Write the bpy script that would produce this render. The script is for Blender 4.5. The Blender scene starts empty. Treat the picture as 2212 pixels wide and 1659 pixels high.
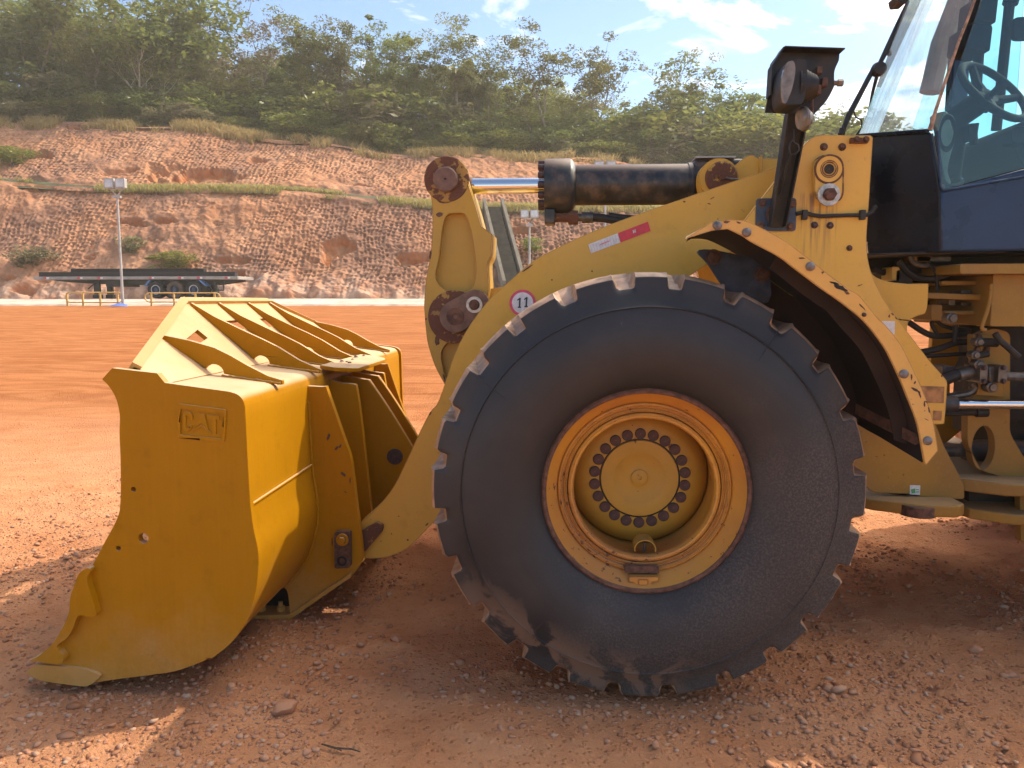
import bpy, bmesh, math, random
import numpy as np
from mathutils import Vector, Matrix
from mathutils.geometry import tessellate_polygon
R = math.radians
random.seed(7)
rng = np.random.default_rng(11)
sc = bpy.context.scene
COL = sc.collection

# ------------------------------------------------------------------ camera
FPX, CU, CV = 1662.0, 1106.0, 829.5           # focal length and centre in a 2212 px wide picture
TH, PSI = math.atan((CV - 650.0) / FPX), R(3.56)
FW = Vector((-math.sin(PSI) * math.cos(TH), math.cos(PSI) * math.cos(TH), -math.sin(TH)))
RT = Vector((math.cos(PSI), math.sin(PSI), 0))
UP = RT.cross(FW)
EYE = Vector((0, 0, 1.622))
cam_d = bpy.data.cameras.new('camera')
cam = bpy.data.objects.new('camera', cam_d)
COL.objects.link(cam)
cam.matrix_world = Matrix(((RT.x, UP.x, -FW.x, EYE.x), (RT.y, UP.y, -FW.y, EYE.y), (RT.z, UP.z, -FW.z, EYE.z), (0, 0, 0, 1)))
cam_d.sensor_width = 36
cam_d.lens = FPX / 2212 * 36
cam_d.clip_start, cam_d.clip_end = 0.05, 3000
sc.camera = cam

# ------------------------------------------------------------------ sky, sun, exposure
SUN = Vector((0.82, 0.52, 1.0)).normalized()   # towards the sun
SUN_EL = math.asin(SUN.z)
SUN_AZ = math.atan2(SUN.x, SUN.y)              # clockwise from +y
w = bpy.data.worlds.new('World')
sc.world = w
w.use_nodes = True
wn, wl = w.node_tree.nodes, w.node_tree.links
wn.clear()
out = wn.new('ShaderNodeOutputWorld')
bg = wn.new('ShaderNodeBackground')
bg.inputs['Strength'].default_value = 0.122
sky = wn.new('ShaderNodeTexSky')
sky.sky_type = 'NISHITA'
sky.sun_disc = False
sky.sun_elevation = SUN_EL
sky.sun_rotation = SUN_AZ
sky.air_density, sky.dust_density, sky.ozone_density = 1.0, 0.35, 2.2
tc = wn.new('ShaderNodeTexCoord')
mp = wn.new('ShaderNodeMapping')
mp.inputs['Scale'].default_value = (1.0, 1.0, 2.6)
mp.inputs['Location'].default_value = (0.32, 0.1, 0.43)
wl.new(tc.outputs['Generated'], mp.inputs['Vector'])
n1 = wn.new('ShaderNodeTexNoise')
n1.inputs['Scale'].default_value = 6.5
n1.inputs['Detail'].default_value = 8
n1.inputs['Roughness'].default_value = 0.58
n1.inputs['Distortion'].default_value = 0.5
wl.new(mp.outputs['Vector'], n1.inputs['Vector'])
# more cloud towards the sun's side of the sky
dp = wn.new('ShaderNodeVectorMath'); dp.operation = 'DOT_PRODUCT'
wl.new(tc.outputs['Generated'], dp.inputs[0])
dp.inputs[1].default_value = (0.62, 0.62, 0.48)
ad = wn.new('ShaderNodeMath'); ad.operation = 'MULTIPLY_ADD'
wl.new(dp.outputs['Value'], ad.inputs[0])
ad.inputs[1].default_value = 0.24
wl.new(n1.outputs['Fac'], ad.inputs[2])
rp = wn.new('ShaderNodeValToRGB')
rp.color_ramp.elements[0].position = 0.71
rp.color_ramp.elements[0].color = (0, 0, 0, 1)
rp.color_ramp.elements[1].position = 0.87
rp.color_ramp.elements[1].color = (1, 1, 1, 1)
wl.new(ad.outputs[0], rp.inputs['Fac'])
mx = wn.new('ShaderNodeMix'); mx.data_type = 'RGBA'
sx = wn.new('ShaderNodeSeparateXYZ'); wl.new(tc.outputs['Generated'], sx.inputs[0])
fr_ = wn.new('ShaderNodeMapRange'); fr_.inputs['From Min'].default_value = -.25; fr_.inputs['From Max'].default_value = .35   # no cloud behind the camera, to keep fill off faces turned towards it
wl.new(sx.outputs[1], fr_.inputs['Value'])
cm_ = wn.new('ShaderNodeMath'); cm_.operation = 'MULTIPLY'
wl.new(rp.outputs['Color'], cm_.inputs[0]); wl.new(fr_.outputs[0], cm_.inputs[1])
# veil of cloud round the unseen sun, added as fill for shaded ground
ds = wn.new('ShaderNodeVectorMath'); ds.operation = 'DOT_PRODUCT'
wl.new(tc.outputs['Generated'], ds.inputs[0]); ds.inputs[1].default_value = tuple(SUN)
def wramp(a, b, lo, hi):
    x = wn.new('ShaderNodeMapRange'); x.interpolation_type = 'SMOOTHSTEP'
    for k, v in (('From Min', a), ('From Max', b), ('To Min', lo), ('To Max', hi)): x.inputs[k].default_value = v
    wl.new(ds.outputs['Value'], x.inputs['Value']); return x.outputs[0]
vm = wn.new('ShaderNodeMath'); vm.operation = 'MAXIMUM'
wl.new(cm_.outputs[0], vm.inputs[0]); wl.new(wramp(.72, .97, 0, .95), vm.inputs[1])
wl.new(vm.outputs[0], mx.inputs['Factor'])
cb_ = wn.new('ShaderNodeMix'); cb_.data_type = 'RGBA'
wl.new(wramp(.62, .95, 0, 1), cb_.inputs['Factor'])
cb_.inputs['A'].default_value = (7.4, 7.4, 7.3, 1); cb_.inputs['B'].default_value = (30.0, 27.0, 23.2, 1)  # cloud near the sun brightened out of view to lift the ground fill
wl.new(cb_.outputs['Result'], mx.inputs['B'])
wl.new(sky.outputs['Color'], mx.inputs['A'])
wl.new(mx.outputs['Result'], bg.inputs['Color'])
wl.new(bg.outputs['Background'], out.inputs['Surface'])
sun_d = bpy.data.lights.new('sun', 'SUN')
sun_d.energy = 2.4
sun_d.angle = R(0.6)
sun_d.color = (1.0, 0.90, 0.75)
sun = bpy.data.objects.new('sun', sun_d)
COL.objects.link(sun)
sun.rotation_euler = (-SUN).to_track_quat('-Z', 'Y').to_euler()
sun.location = (20, 15, 30)
sc.view_settings.view_transform = 'Standard'
sc.view_settings.look = 'None'
sc.view_settings.exposure = 1.0
sc.view_settings.gamma = 1
sc.cycles.max_bounces = 8
sc.cycles.transparent_max_bounces = 12

# ------------------------------------------------------------------ pixel to point on the plane y = Y
REG = dict(A=(0, 1000, .97588), B=(1500, 900, .92158), C=(1500, 500, 1.22889), D=(2600, 0, 1.50806), E=(3000, 900, 1.38214),
           F=(0, 600, 1.30118), G=(0, 0, 1.16421), H=(1800, 0, 1.47467), I=(350, 1050, 2.37), J=(1100, 1050, 1.27667),
           K=(1950, 1400, 1.84316), L=(2500, 100, 2.07375), M=(3150, 0, 1.84348), N=(50, 1900, 2.10667), O=(50, 650, 2.45778),
           P=(3200, 900, 2.37031), W=(0, 0, 0.57604))
def at(reg, px, py, Y):
    a = REG[reg]
    u, v = (a[0] + px / a[2]) / 1.736, (a[1] + py / a[2]) / 1.736
    d = FW + RT * ((u - CU) / FPX) - UP * ((v - CV) / FPX)
    return EYE + d * (Y / d.y)
def xz(reg, pts, Y):
    return [tuple((lambda p: (p.x, p.z))(at(reg, a[0], a[1], Y))) + tuple(a[2:]) for a in pts]
def ray_at(u, v, Y):
    d = FW + RT * ((u - CU) / FPX) - UP * ((v - CV) / FPX)
    return EYE + d * (Y / d.y)

# ------------------------------------------------------------------ noise for geometry
def _h(ix, iy, s):
    n = (ix.astype(np.int64) * 374761393 + iy.astype(np.int64) * 668265263 + s * 974711) & 0x7fffffff
    n = ((n ^ (n >> 13)) * 1274126177) & 0x7fffffff
    return ((n ^ (n >> 16)) & 0xffff) / 65535.0
def vnoise(x, y, s=0):
    ix, iy = np.floor(x), np.floor(y)
    fx, fy = x - ix, y - iy
    fx, fy = fx * fx * (3 - 2 * fx), fy * fy * (3 - 2 * fy)
    ix, iy = ix.astype(np.int64), iy.astype(np.int64)
    a, b = _h(ix, iy, s), _h(ix + 1, iy, s)
    c, d = _h(ix, iy + 1, s), _h(ix + 1, iy + 1, s)
    return (a + (b - a) * fx) * (1 - fy) + (c + (d - c) * fx) * fy
def fbm(x, y, o=4, s=0):
    v, a, t = 0, 1.0, 0
    for i in range(o):
        v = v + a * vnoise(x * 2 ** i + 17.3 * i, y * 2 ** i - 9.1 * i, s + i)
        t += a; a *= .5
    return v / t - .5
def sstep(a, b, x):
    t = np.clip((x - a) / (b - a), 0, 1)
    return t * t * (3 - 2 * t)

# ------------------------------------------------------------------ materials
class NT:
    def __init__(s, name):
        s.m = bpy.data.materials.new(name); s.m.use_nodes = True
        s.t = s.m.node_tree; s.n, s.l = s.t.nodes, s.t.links
        s.b = s.n['Principled BSDF']
        s.co = s.n.new('ShaderNodeTexCoord').outputs['Object']
        s.geo = None
    def scale(s, sc_, src=None):
        m = s.n.new('ShaderNodeMapping'); m.inputs['Scale'].default_value = sc_
        s.l.new(src or s.co, m.inputs['Vector']); return m.outputs[0]
    def noise(s, scale, detail=6, rough=.55, vec=None, dist=0):
        x = s.n.new('ShaderNodeTexNoise')
        x.inputs['Scale'].default_value = scale; x.inputs['Detail'].default_value = detail
        x.inputs['Roughness'].default_value = rough; x.inputs['Distortion'].default_value = dist
        s.l.new(vec or s.co, x.inputs['Vector']); return x.outputs['Fac']
    def vor(s, scale, vec=None, feat='F1'):
        x = s.n.new('ShaderNodeTexVoronoi'); x.inputs['Scale'].default_value = scale; x.feature = feat
        s.l.new(vec or s.co, x.inputs['Vector']); return x.outputs['Distance']
    def put(s, sock, v):
        if isinstance(v, (int, float)): sock.default_value = v
        elif isinstance(v, tuple): sock.default_value = v if len(v) == 4 else v + (1,)
        else: s.l.new(v, sock)
    def math(s, op, a, b=0.0, c=0.0, clamp=False):
        x = s.n.new('ShaderNodeMath'); x.operation = op; x.use_clamp = clamp
        s.put(x.inputs[0], a); s.put(x.inputs[1], b); s.put(x.inputs[2], c); return x.outputs[0]
    def ramp(s, v, a, b, lo=0.0, hi=1.0):
        x = s.n.new('ShaderNodeMapRange'); x.interpolation_type = 'SMOOTHSTEP'
        s.put(x.inputs['Value'], v)
        x.inputs['From Min'].default_value = a; x.inputs['From Max'].default_value = b
        x.inputs['To Min'].default_value = lo; x.inputs['To Max'].default_value = hi
        return x.outputs['Result']
    def mix(s, f, a, b):
        x = s.n.new('ShaderNodeMix'); x.data_type = 'RGBA'
        s.put(x.inputs['Factor'], f); s.put(x.inputs['A'], a); s.put(x.inputs['B'], b); return x.outputs['Result']
    def mixf(s, f, a, b):
        x = s.n.new('ShaderNodeMix'); x.data_type = 'FLOAT'
        s.put(x.inputs[0], f); s.put(x.inputs[2], a); s.put(x.inputs[3], b); return x.outputs[0]
    def xyz(s, src=None):
        x = s.n.new('ShaderNodeSeparateXYZ'); s.l.new(src or s.co, x.inputs[0]); return x.outputs
    def normal(s):
        g = s.n.new('ShaderNodeNewGeometry'); return g.outputs['Normal']
    def bump(s, h, strength=.3, dist=.01):
        x = s.n.new('ShaderNodeBump'); x.inputs['Strength'].default_value = strength; x.inputs['Distance'].default_value = dist
        s.l.new(h, x.inputs['Height']); s.l.new(x.outputs[0], s.b.inputs['Normal'])
    def edge(s, rad):
        """1 on convex and concave edges: rounded normal against the true one"""
        bv = s.n.new('ShaderNodeBevel'); bv.samples = 4; bv.inputs['Radius'].default_value = rad
        d = s.n.new('ShaderNodeVectorMath'); d.operation = 'DOT_PRODUCT'
        g = s.n.new('ShaderNodeNewGeometry')
        s.l.new(bv.outputs[0], d.inputs[0]); s.l.new(g.outputs['Normal'], d.inputs[1])
        return s.math('SUBTRACT', 1.0, d.outputs['Value'])
    def done(s, col, rough=.6, metal=0.0, spec=.5):
        s.put(s.b.inputs['Base Color'], col); s.put(s.b.inputs['Roughness'], rough)
        s.put(s.b.inputs['Metallic'], metal); s.b.inputs['Specular IOR Level'].default_value = spec
        return s.m
DUST = (0.42, 0.25, 0.14)
RUST = (0.085, 0.036, 0.024)
def plain(name, col, rough=.6, metal=0.0, var=.25, scale=9, bump=0, spec=.5, dust=.0):
    t = NT(name)
    n = t.noise(scale)
    c = t.mix(t.ramp(n, .3, .7), tuple(x * (1 - var) for x in col), tuple(min(1, x * (1 + var)) for x in col))
    if dust:
        d = t.math('MULTIPLY', t.ramp(t.noise(14, 5), .42, .72), dust)
        up = t.ramp(t.xyz(t.normal())[2], .45, .9)
        d = t.math('MAXIMUM', d, t.math('MULTIPLY', up, min(1, dust * 1.8)))
        c = t.mix(d, c, DUST)
    if bump: t.bump(t.noise(scale * 6, 5), bump, .004)
    return t.done(c, t.ramp(n, .2, .8, max(0.02, rough - .1), min(1, rough + .1)), metal, spec)
def paint(name, col, fade, chips=.5, dust=.3, rough=.45, edge=0.0, streak=None, spec=.4, film=0, csc=38, fine=.18, lines=.04):
    """machine paint: faded patches, grime, chips to rust, dust settled on upward faces"""
    t = NT(name)
    big, mid = t.noise(2.2, 4), t.noise(11, 7, .6)
    c = t.mix(t.ramp(big, .3, .7), col, fade)
    c = t.mix(t.math('MULTIPLY', t.ramp(mid, .52, .8), .35), c, tuple(x * .62 for x in col))
    fd = t.noise(60, 6, .65)
    c = t.mix(t.math('MULTIPLY', t.ramp(fd, .5, .72), fine), c, DUST)
    ln = t.noise(55, 3, .6, t.scale((1, 1, .03)))
    c = t.mix(t.math('MULTIPLY', t.ramp(ln, .45, .8), lines), c, tuple(min(1, x * 1.35 + .01) for x in fade))
    c = t.mix(t.math('MULTIPLY', t.ramp(ln, .5, .2), lines * .7), c, tuple(x * .75 for x in col))
    ch = t.math('MULTIPLY_ADD', t.noise(3.1, 3), .35, t.noise(csc, 7, .62))
    cm = t.ramp(ch, .98 - chips * .22, 1.0 - chips * .22)
    if edge:
        e = t.ramp(t.math('ADD', t.edge(.010), t.math('MULTIPLY', t.math('SUBTRACT', t.noise(26, 5), .52), .5)), .09, .16, 0, edge)
        cm = t.math('MAXIMUM', cm, e)
    rc = t.mix(t.noise(70, 4), RUST, (0.17, 0.07, 0.04))
    if streak:
        x0, x1, z0, z1 = streak
        p = t.xyz()
        col_n = t.noise(60, 3, .5, t.scale((1, 1, .05)))
        band = t.math('MULTIPLY', t.ramp(p[0], x0, x0 + .04), t.ramp(p[0], x1 - .04, x1, 1, 0))
        fall = t.math('MULTIPLY', t.ramp(p[2], z0, z1), t.ramp(p[2], z1, z1 + .03, 1, 0))
        s_ = t.math('MULTIPLY', t.math('MULTIPLY', t.ramp(col_n, .42, .66), band), t.math('MULTIPLY', fall, .8))
        c = t.mix(s_, c, (0.20, 0.10, 0.075))
    c = t.mix(cm, c, rc)
    if dust:
        up = t.ramp(t.xyz(t.normal())[2], .35, .95)
        d = t.math('MULTIPLY', up, t.math('MULTIPLY_ADD', t.noise(7, 6), .5, .5))
        d = t.math('MULTIPLY', d, dust, clamp=True)
        if film:
            fm = t.math('MULTIPLY', t.ramp(t.math('MULTIPLY_ADD', t.noise(5, 6, .6), .9, t.xyz()[2]), film, film - .75), t.math('MULTIPLY_ADD', t.noise(90, 3, .7), .4, .05))
            d = t.math('MAXIMUM', d, fm, clamp=True)
        c = t.mix(d, c, (0.60, 0.42, 0.26))
        rr = t.mixf(d, t.mixf(cm, rough, .85), .9)
    else:
        rr = t.mixf(cm, rough, .85)
    t.bump(t.math('MULTIPLY_ADD', cm, -.6, t.noise(26, 4)), .10, .004)
    return t.done(c, rr, 0, spec)

M = {}
M['bucket'] = paint('bucket_paint', (0.37, 0.160, 0.0015), (0.405, 0.179, 0.0025), chips=.12, dust=1.15, rough=.4, spec=.12, film=.95, fine=.06, lines=.11)
M['bucket_dusty'] = paint('bucket_paint_dusty', (0.44, 0.215, 0.03), (0.46, 0.25, 0.07), chips=.25, dust=.4, rough=.7)
M['yellow'] = paint('machine_paint', (0.62, 0.34, 0.040), (0.59, 0.34, 0.060), chips=.36, dust=.45, rough=.5, edge=.8)
M['tower'] = paint('frame_paint', (0.70, 0.395, 0.060), (0.67, 0.39, 0.085), chips=.4, dust=.45, rough=.5, edge=.7, streak=(1.08, 1.29, 1.66, 2.10))
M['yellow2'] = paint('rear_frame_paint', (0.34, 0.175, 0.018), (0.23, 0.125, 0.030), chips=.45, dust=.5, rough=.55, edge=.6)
M['fender'] = paint('fender_paint', (0.68, 0.38, 0.075), (0.64, 0.365, 0.10), chips=.5, dust=.5, rough=.5, edge=.9)
M['rim'] = paint('rim_paint', (0.60, 0.29, 0.035), (0.46, 0.20, 0.045), chips=.66, dust=.1, rough=.5, edge=1.0)
M['hub'] = paint('hub_paint', (0.44, 0.235, 0.022), (0.40, 0.22, 0.036), chips=.45, dust=.1, rough=.5)
M['cast'] = paint('lever_paint', (0.48, 0.27, 0.03), (0.44, 0.255, 0.045), chips=.55, dust=.4, rough=.5, edge=1.0)
M['rust'] = plain('rusty_steel', (0.10, 0.045, 0.03), .8, 0, .5, 40, .3, dust=.12)
M['rustpaint'] = paint('flaked_paint', (0.44, 0.25, 0.04), (0.2, .1, .05), chips=1.75, dust=.2, rough=.65, csc=16)
M['hubbolt'] = plain('hub_bolt_rust', (0.07, 0.033, 0.028), .7, 0, .3, 60)
M['rust2'] = plain('brown_steel', (0.15, 0.082, 0.06), .7, 0, .25, 30, .2, dust=.1)
M['darkbolt'] = plain('oily_bolt', (0.055, 0.026, 0.026), .55, 0, .5, 60)
M['zinc'] = plain('zinc_bolt', (0.16, 0.15, 0.15), .5, .5, .3, 50, dust=.1)
M['washer'] = plain('washer_steel', (0.45, 0.43, 0.41), .45, .6, .3, 50)
M['navy'] = plain('navy_bracket_paint', (0.030, 0.050, 0.088), .5, 0, .4, 14, .1, dust=.06)
M['lampblack'] = plain('lamp_black', (0.012, 0.011, 0.012), .55, 0, .5, 20, .1, dust=.05)
M['barrel'] = plain('cylinder_black', (0.022, 0.023, 0.026), .42, 0, .5, 10, .1, dust=.22)
M['hose'] = plain('hose_rubber', (0.012, 0.011, 0.011), .6, 0, .3, 30, .15, dust=.06)
M['steel'] = plain('dull_steel', (0.13, 0.12, 0.11), .45, .7, .4, 30, .1, dust=.15)
M['dark'] = plain('grime_and_shade_dark', (0.018, 0.014, 0.012), .75, 0, .5, 12, .2, dust=.06)  # also colours the dark sheets put in for recess shade
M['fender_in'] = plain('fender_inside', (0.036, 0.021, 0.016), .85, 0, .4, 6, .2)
M['cab'] = plain('cab_navy', (0.018, 0.042, 0.095), .3, 0, .2, 5, .02, spec=.3)
M['cab_black'] = plain('cab_black', (0.007, 0.012, 0.024), .3, 0, .3, 6, .02, spec=.2)
M['interior'] = plain('cab_trim', (0.007, 0.011, 0.017), .85, 0, .3, 10, spec=.15)
M['interior_grey'] = plain('cab_trim_grey', (0.16, 0.19, 0.20), .7, 0, .2, 10)
M['seal'] = plain('perished_seal', (0.33, 0.20, 0.13), .8, 0, .5, 40)
M['white'] = plain('sticker_white', (0.62, 0.60, 0.60), .5, 0, .12, 60)
M['red'] = plain('sticker_red', (0.55, 0.03, 0.05), .45, 0, .12, 40)
M['pink'] = plain('sticker_pink', (0.62, 0.07, 0.13), .5, 0, .2, 40)
M['ink'] = plain('sticker_ink', (0.03, 0.03, 0.035), .6, 0, .2, 40)
M['green'] = plain('sticker_green', (0.08, 0.32, 0.12), .6, 0, .2, 40)
M['faded_sticker'] = plain('faded_sticker', (0.33, 0.16, 0.06), .7, 0, .45, 22)
def chrome_mat():
    t = NT('chrome_rod'); return t.done((0.75, 0.74, 0.73), t.ramp(t.noise(40), .3, .8, .06, .2), 1.0)
M['chrome'] = chrome_mat()
def glass_mat(name, tint, gloss, haze=0.0):
    t = NT(name)
    tr = t.n.new('ShaderNodeBsdfTransparent'); tr.inputs[0].default_value = tint + (1,)
    gl = t.n.new('ShaderNodeBsdfGlossy'); gl.inputs['Roughness'].default_value = .03
    lw = t.n.new('ShaderNodeFresnel'); lw.inputs['IOR'].default_value = 1.5
    f = t.math('MULTIPLY_ADD', lw.outputs[0], .7, gloss, clamp=True)
    mxs = t.n.new('ShaderNodeMixShader')
    t.l.new(f, mxs.inputs[0]); t.l.new(tr.outputs[0], mxs.inputs[1]); t.l.new(gl.outputs[0], mxs.inputs[2])
    res = mxs.outputs[0]
    if haze:
        df = t.n.new('ShaderNodeBsdfDiffuse'); df.inputs[0].default_value = (.55, .50, .46, 1)
        m2 = t.n.new('ShaderNodeMixShader')
        t.l.new(t.ramp(t.noise(3.0, 5, .6, t.scale((2, 2, .5))), .30, .75, haze * .3, haze * 1.5), m2.inputs[0])
        t.l.new(res, m2.inputs[1]); t.l.new(df.outputs[0], m2.inputs[2]); res = m2.outputs[0]
    t.l.new(res, t.n['Material Output'].inputs['Surface'])
    return t.m
M['glass'] = glass_mat('cab_glass', (0.78, 0.94, 0.93), .02, 0)
M['windscreen'] = glass_mat('windscreen_glass', (0.82, 0.94, 0.93), .05, .30)
M['lens'] = plain('lamp_lens', (0.17, 0.15, 0.13), .12, 0, .3, 20)

def tyre_mat():
    t = NT('tyre_rubber')
    p = t.xyz()
    r2 = t.math('ADD', t.math('MULTIPLY', p[0], p[0]), t.math('MULTIPLY', p[2], p[2]))
    r = t.math('SQRT', r2)
    ang = t.n.new('ShaderNodeCombineXYZ'); t.l.new(r, ang.inputs[0])
    band = t.noise(7, 3, .5, ang.outputs[0])
    c = t.mix(t.ramp(band, .35, .68), (0.0205, 0.0205, 0.0225), (0.026, 0.0238, 0.0245))
    c = t.mix(t.math('MULTIPLY', t.ramp(t.noise(3.5, 6, .6), .4, .75), .55), c, (0.045, 0.041, 0.041))
    # grey brown dust film: heavier to the lower right of the wheel, speckled
    side = t.math('MULTIPLY_ADD', p[0], .42, t.math('MULTIPLY', p[2], -.40))
    spk = t.noise(120, 5, .7)
    film = t.ramp(t.math('ADD', side, t.math('MULTIPLY', t.math('SUBTRACT', t.noise(2.4, 5), .5), .9)), -.05, .42)
    c = t.mix(t.math('MULTIPLY', film, t.math('MULTIPLY_ADD', t.ramp(spk, .4, .7), .42, .16)), c, (0.150, 0.120, 0.100))
    # clay smears along the lower rim of the sidewall
    sm = t.math('MULTIPLY', t.ramp(r, .60, .74), t.ramp(p[2], -.25, -.55))
    sm = t.math('MULTIPLY', sm, t.ramp(p[0], .30, .0))
    sm = t.math('MULTIPLY', sm, t.ramp(t.noise(5.5, 6, .6, dist=.6), .46, .53))
    c = t.mix(t.math('MULTIPLY', sm, .75), c, (0.20, 0.125, 0.085))
    # light scuffs
    sc1 = t.ramp(t.noise(26, 8, .7, t.scale((1, 1, .25))), .66, .74)
    c = t.mix(t.math('MULTIPLY', sc1, .25), c, (0.20, 0.17, 0.15))
    # tread and groove floors are caked with orange dust
    inw = t.math('MULTIPLY', t.ramp(p[1], .0088, .0125), t.ramp(r, .77, .80))
    dm = t.math('MULTIPLY', inw, t.math('MULTIPLY_ADD', t.ramp(t.noise(18, 5), .3, .65), .5, .5))
    c = t.mix(dm, c, (0.46, 0.275, 0.165))
    t.bump(t.math('ADD', t.math('MULTIPLY', t.noise(45, 6), .5), t.math('MULTIPLY', t.noise(160, 3), .35)), .22, .004)
    return t.done(c, t.mixf(film, .52, .8), 0, .4)
M['tyre'] = tyre_mat()

def ground_mat():
    t = NT('laterite_ground')
    big, mid, fine = t.noise(.35, 5), t.noise(2.6, 8, .65), t.noise(28, 8, .7)
    tracks = t.noise(1.1, 6, .6, t.scale((.42, 1.5, 1)), 2.2)
    c = t.mix(t.ramp(mid, .3, .72), (0.53, 0.222, 0.098), (0.63, 0.305, 0.150))
    c = t.mix(t.math('MULTIPLY', t.ramp(big, .42, .65), .6), c, (0.54, 0.275, 0.15))
    far = t.ramp(t.xyz()[1], 6.5, 12)
    c = t.mix(t.math('MULTIPLY', far, .9), c, t.mix(t.ramp(tracks, .35, .65), (0.31, 0.100, 0.030), (0.46, 0.178, 0.064)))
    c = t.mix(t.math('MULTIPLY', t.ramp(fine, .52, .76), .45), c, (0.30, 0.14, 0.085))
    c = t.mix(t.math('MULTIPLY', t.ramp(t.noise(75, 4, .7), .60, .75), .3), c, (0.55, 0.33, 0.20))
    h = t.math('ADD', t.math('MULTIPLY', fine, .5), t.math('MULTIPLY', t.noise(95, 5, .7), .4))
    h = t.math('ADD', h, t.math('MULTIPLY', tracks, .5))
    h = t.math('ADD', h, t.math('MULTIPLY', t.math('SUBTRACT', 1.0, t.ramp(t.vor(38), .05, .42)), .45))
    t.bump(h, .95, .028)
    return t.done(c, .95, 0, .03)
M['ground'] = ground_mat()
M['road'] = plain('pale_road', (0.56, 0.43, 0.335), .9, 0, .25, .9, .3)
M['kerb'] = plain('kerb_stone', (0.50, 0.355, 0.26), .95, 0, .28, 1.2, .4)
def pebble_mat():
    t = NT('pebbles')
    a = t.n.new('ShaderNodeAttribute'); a.attribute_name = 'tone'
    c = t.mix(t.ramp(a.outputs['Fac'], 0, .55), (0.33, 0.15, 0.08), (0.47, 0.24, 0.14))
    c = t.mix(t.ramp(a.outputs['Fac'], .72, 1.0), c, (0.47, 0.30, 0.20))
    c = t.mix(t.math('MULTIPLY', t.ramp(t.noise(60, 4), .45, .7), .4), c, (0.42, 0.2, 0.105))
    return t.done(c, 1.0, 0, 0)
M['pebble'] = pebble_mat()
def cliff_mat():
    t = NT('cut_laterite')
    a = t.n.new('ShaderNodeAttribute'); a.attribute_name = 'fresh'
    b = t.n.new('ShaderNodeAttribute'); b.attribute_name = 'toe'
    mid = t.noise(.5, 7, .6)
    c = t.mix(t.ramp(mid, .32, .68), (0.36, 0.165, 0.088), (0.54, 0.275, 0.152))
    c = t.mix(t.math('MULTIPLY', t.ramp(t.noise(.13, 4), .42, .6), .6), c, (0.47, 0.215, 0.105))
    c = t.mix(t.math('MULTIPLY', t.ramp(t.noise(4, 6, .7), .5, .75), .4), c, (0.48, 0.29, 0.195))
    c = t.mix(t.math('MULTIPLY', t.ramp(t.noise(.11, 5, .6), .47, .60), .6), c, (0.215, 0.115, 0.082))
    c = t.mix(t.math('MULTIPLY', t.ramp(t.noise(.55, 6, .65), .60, .70), .7), c, (0.50, 0.19, 0.075))
    c = t.mix(b.outputs['Fac'], c, t.mix(t.ramp(t.noise(.9, 6), .35, .65), (0.42, 0.205, 0.12), (0.56, 0.36, 0.25)))
    c = t.mix(a.outputs['Fac'], c, t.mix(t.ramp(t.noise(1.6, 5), .35, .7), (0.50, 0.17, 0.055), (0.58, 0.29, 0.14)))
    t.bump(t.noise(3.2, 8, .7), .6, .12)
    return t.done(c, .95, 0, .1)
M['cliff'] = cliff_mat()
def leaf_mat(name, c0, c1, trans=.5):
    t = NT(name)
    oi = t.n.new('ShaderNodeObjectInfo')
    c = t.mix(t.ramp(t.noise(.9, 4), .3, .7), c0, c1)
    hs = t.n.new('ShaderNodeHueSaturation')
    t.l.new(c, hs.inputs['Color'])
    t.l.new(t.math('MULTIPLY_ADD', oi.outputs['Random'], .05, .475), hs.inputs['Hue'])
    t.l.new(t.math('MULTIPLY_ADD', oi.outputs['Random'], .5, .8), hs.inputs['Value'])
    hs.inputs['Saturation'].default_value = 1.0
    df = t.n.new('ShaderNodeBsdfDiffuse'); tl = t.n.new('ShaderNodeBsdfTranslucent')
    gl = t.n.new('ShaderNodeBsdfGlossy'); gl.inputs['Roughness'].default_value = .45
    gl.inputs[0].default_value = (.5, .5, .5, 1)
    t.l.new(hs.outputs[0], df.inputs[0]); t.l.new(hs.outputs[0], tl.inputs[0])
    m1 = t.n.new('ShaderNodeMixShader'); m1.inputs[0].default_value = trans
    t.l.new(df.outputs[0], m1.inputs[1]); t.l.new(tl.outputs[0], m1.inputs[2])
    m2 = t.n.new('ShaderNodeMixShader'); m2.inputs[0].default_value = .06
    t.l.new(m1.outputs[0], m2.inputs[1]); t.l.new(gl.outputs[0], m2.inputs[2])
    t.l.new(m2.outputs[0], t.n['Material Output'].inputs['Surface'])
    return t.m
M['leaf'] = leaf_mat('leaves', (0.11, 0.13, 0.03), (0.21, 0.22, 0.058))
M['leaf2'] = leaf_mat('leaves_yellow', (0.16, 0.175, 0.032), (0.29, 0.28, 0.065))
M['leaf3'] = leaf_mat('leaves_dry', (0.17, 0.145, 0.07), (0.27, 0.225, 0.12))
M['drygrass'] = leaf_mat('dry_grass', (0.44, 0.33, 0.12), (0.56, 0.44, 0.18), .45)
M['grass'] = leaf_mat('bench_grass', (0.40, 0.35, 0.10), (0.52, 0.43, 0.17), .45)
M['bark'] = plain('bark', (0.22, 0.18, 0.14), .9, 0, .35, 3)
M['twig'] = plain('twig_bark', (0.10, 0.07, 0.05), .9, 0, .3, 30, spec=.05)
M['palebark'] = plain('pale_bark', (0.38, 0.33, 0.26), .9, 0, .25, 3)
M['forest_floor'] = plain('forest_floor', (0.07, 0.075, 0.03), .95, 0, .4, .6)
M['concrete'] = plain('stair_concrete', (0.20, 0.165, 0.12), .9, 0, .2, 2)
M['stairdark'] = plain('stair_tread', (0.12, 0.10, 0.07), .9, 0, .25, 2)
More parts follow.
